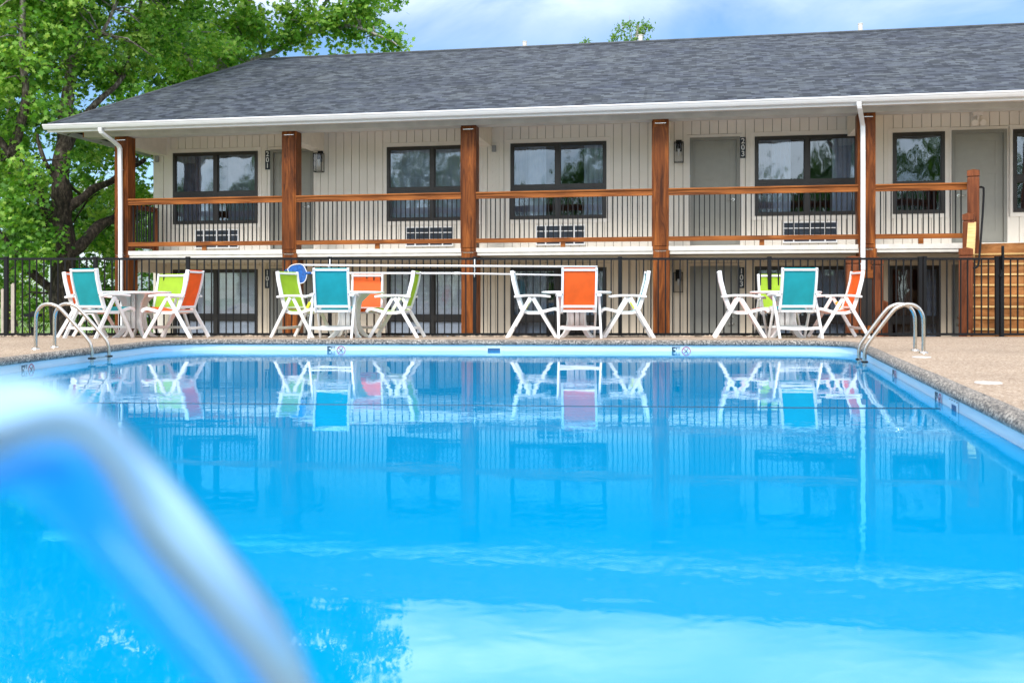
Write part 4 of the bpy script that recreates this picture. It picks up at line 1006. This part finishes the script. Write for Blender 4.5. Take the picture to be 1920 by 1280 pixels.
zt_ = at(62,588,19).z+.8
obj('post', MB().box(-.03,.03,-.03,.03,0,zt_-.25), M['black'], r_); obj('roof', MB().box(-.13,.13,-.1,.1,zt_-.06,zt_).disc((0,0,zt_), .08, .05, 12, .02), M['black'], r_)
lb = MB()
for x in (-.07,.06): 
    for y in (-.07,.06): lb.box(x,x+.01,y,y+.01,zt_-.25,zt_-.06)
lb.box(-.07,.07,-.07,.07,zt_-.27,zt_-.25); obj('cage', lb, M['black'], r_)
# distant building glimpsed through the branches
c0 = at(175, 560, 62); db = empty('distant_building', (c0.x, 62, -.8), label='distant white building with a blue window glimpsed through the branches', cat='building')
obj('wall', MB().box(-1.0,1.1,0,8,0,8.6), M['distwhite'], db); obj('window', MB().box(-.3,.9,-.05,-.01,6.9,8.0), M['distglass'], db); obj('roof', MB().box(-1.1,1.2,-.2,8.2,8.61,8.8), M['distwhite'], db)
# wood on the far side of the street behind the photographer (it is what the windows mirror)
bl = []
for i in range(26):
    x = -62+i*4.6+rng.normal(); h = rng.uniform(10.5,16); bl.append(((x,-30+rng.normal()*2,h*.5-.8),(3.0,2.0,h*.5)))
    if i % 3 == 0: bl.append(((x+rng.normal(),-30,h*.8),(1.4,1.4,2.8)))
P_, T_ = clumps(bl, .34, 75, 1.0); leaves('distant_wood', P_, .5, M['leafdark'], None, templ=LS, tint=T_, label='belt of trees mirrored in the motel windows', cat='trees', kind='stuff')

# ------------------------------------------------------------------ light, sky, camera
SE, SR = R(44), R(203)
w = bpy.data.worlds.new('World'); S.world = w; w.use_nodes = True; nt = w.node_tree; N = nt.nodes; bg = N['Background']; bg.inputs['Strength'].default_value = .128
sky = N.new('ShaderNodeTexSky'); sky.sky_type = 'NISHITA'; sky.sun_disc = False; sky.sun_elevation = SE; sky.sun_rotation = SR; sky.air_density = 1.0; sky.dust_density = .6; sky.ozone_density = 1.5
tc = N.new('ShaderNodeTexCoord'); sx = N.new('ShaderNodeSeparateXYZ'); nt.links.new(tc.outputs['Generated'], sx.inputs[0])
def mth(op, a, b=None, clamp=False):
    m_ = N.new('ShaderNodeMath'); m_.operation = op; m_.use_clamp = clamp
    for i, v in enumerate((a, b)):
        if v is None: continue
        if isinstance(v, (int, float)): m_.inputs[i].default_value = v
        else: nt.links.new(v, m_.inputs[i])
    return m_.outputs[0]
zz = mth('ADD', mth('MAXIMUM', sx.outputs['Z'], 0), .30)
cmb = N.new('ShaderNodeCombineXYZ'); nt.links.new(mth('MULTIPLY', mth('DIVIDE', sx.outputs['X'], zz), .6), cmb.inputs[0]); nt.links.new(mth('DIVIDE', sx.outputs['Y'], zz), cmb.inputs[1])
nz = N.new('ShaderNodeTexNoise'); nz.inputs['Scale'].default_value = 2.6; nz.inputs['Detail'].default_value = 9; nz.inputs['Roughness'].default_value = .55; nz.inputs['Distortion'].default_value = .5; nt.links.new(cmb.outputs[0], nz.inputs['Vector'])
# more cloud overhead, wisps lower down; cover added behind the camera to light walls
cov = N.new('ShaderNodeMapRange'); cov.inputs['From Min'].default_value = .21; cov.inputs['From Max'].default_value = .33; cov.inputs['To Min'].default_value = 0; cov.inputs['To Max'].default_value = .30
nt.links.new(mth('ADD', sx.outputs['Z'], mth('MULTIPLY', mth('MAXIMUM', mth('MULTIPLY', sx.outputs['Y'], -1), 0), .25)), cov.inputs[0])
cr = N.new('ShaderNodeValToRGB'); cr.color_ramp.elements[0].position = .52; cr.color_ramp.elements[1].position = .92; nt.links.new(mth('ADD', nz.outputs['Fac'], cov.outputs[0]), cr.inputs[0])
tint = N.new('ShaderNodeMix'); tint.data_type = 'RGBA'; tint.blend_type = 'MULTIPLY'; tint.inputs[0].default_value = 1; nt.links.new(sky.outputs[0], tint.inputs[6]); tint.inputs[7].default_value = (1.0,1.24,1.45,1)
mx = N.new('ShaderNodeMix'); mx.data_type = 'RGBA'
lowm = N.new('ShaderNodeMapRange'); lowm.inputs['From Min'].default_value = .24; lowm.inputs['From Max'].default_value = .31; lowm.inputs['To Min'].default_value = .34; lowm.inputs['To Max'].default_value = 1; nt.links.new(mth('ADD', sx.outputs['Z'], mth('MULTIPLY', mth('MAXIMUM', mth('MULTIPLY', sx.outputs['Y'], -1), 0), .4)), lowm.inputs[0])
nt.links.new(mth('MULTIPLY', cr.outputs[0], lowm.outputs[0]), mx.inputs[0]); nt.links.new(tint.outputs[2], mx.inputs[6]); 
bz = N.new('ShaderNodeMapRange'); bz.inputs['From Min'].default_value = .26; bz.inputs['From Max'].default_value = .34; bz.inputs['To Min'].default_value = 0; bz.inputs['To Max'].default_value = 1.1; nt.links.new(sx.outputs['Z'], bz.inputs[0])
bf_ = mth('ADD', mth('MULTIPLY', mth('MULTIPLY', bz.outputs[0], mth('MAXIMUM', sx.outputs['Y'], 0)), mth('ADD', mth('MULTIPLY', nz.outputs['Fac'], 1.2), .3)), mth('ADD', mth('MULTIPLY', mth('MAXIMUM', mth('MULTIPLY', sx.outputs['Y'], -1), 0), .75), 1))  # unseen cloud behind the camera brightened to light the facade
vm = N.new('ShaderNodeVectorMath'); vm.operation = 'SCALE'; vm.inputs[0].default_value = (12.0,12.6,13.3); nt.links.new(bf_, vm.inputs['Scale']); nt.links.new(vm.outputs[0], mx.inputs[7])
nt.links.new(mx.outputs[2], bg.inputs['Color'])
sun = bpy.data.lights.new('sun', 'SUN'); sun.energy = 3.0; sun.angle = R(16); sun.color = (1,.95,.88)
so = bpy.data.objects.new('sun', sun); COL.objects.link(so)
dirv = Vector((math.sin(SR)*math.cos(SE), math.cos(SR)*math.cos(SE), math.sin(SE))); so.rotation_euler = dirv.to_track_quat('Z', 'Y').to_euler()
cam = bpy.data.cameras.new('camera'); co = bpy.data.objects.new('camera', cam); COL.objects.link(co); S.camera = co
co.location = (0,0,CAMZ); co.rotation_euler = (R(90),0,0); cam.sensor_width = 36; cam.lens = 35.006; cam.shift_y = -82/1920; cam.clip_start = .02; cam.clip_end = 2000
cam.dof.use_dof = True; cam.dof.focus_distance = 17.5; cam.dof.aperture_fstop = 3.3
S.view_settings.view_transform = 'Standard'; S.view_settings.look = 'None'; S.view_settings.exposure = 0
S.cycles.max_bounces = 8; S.cycles.transparent_max_bounces = 12
try: S.cycles.use_denoising = True
except Exception: pass
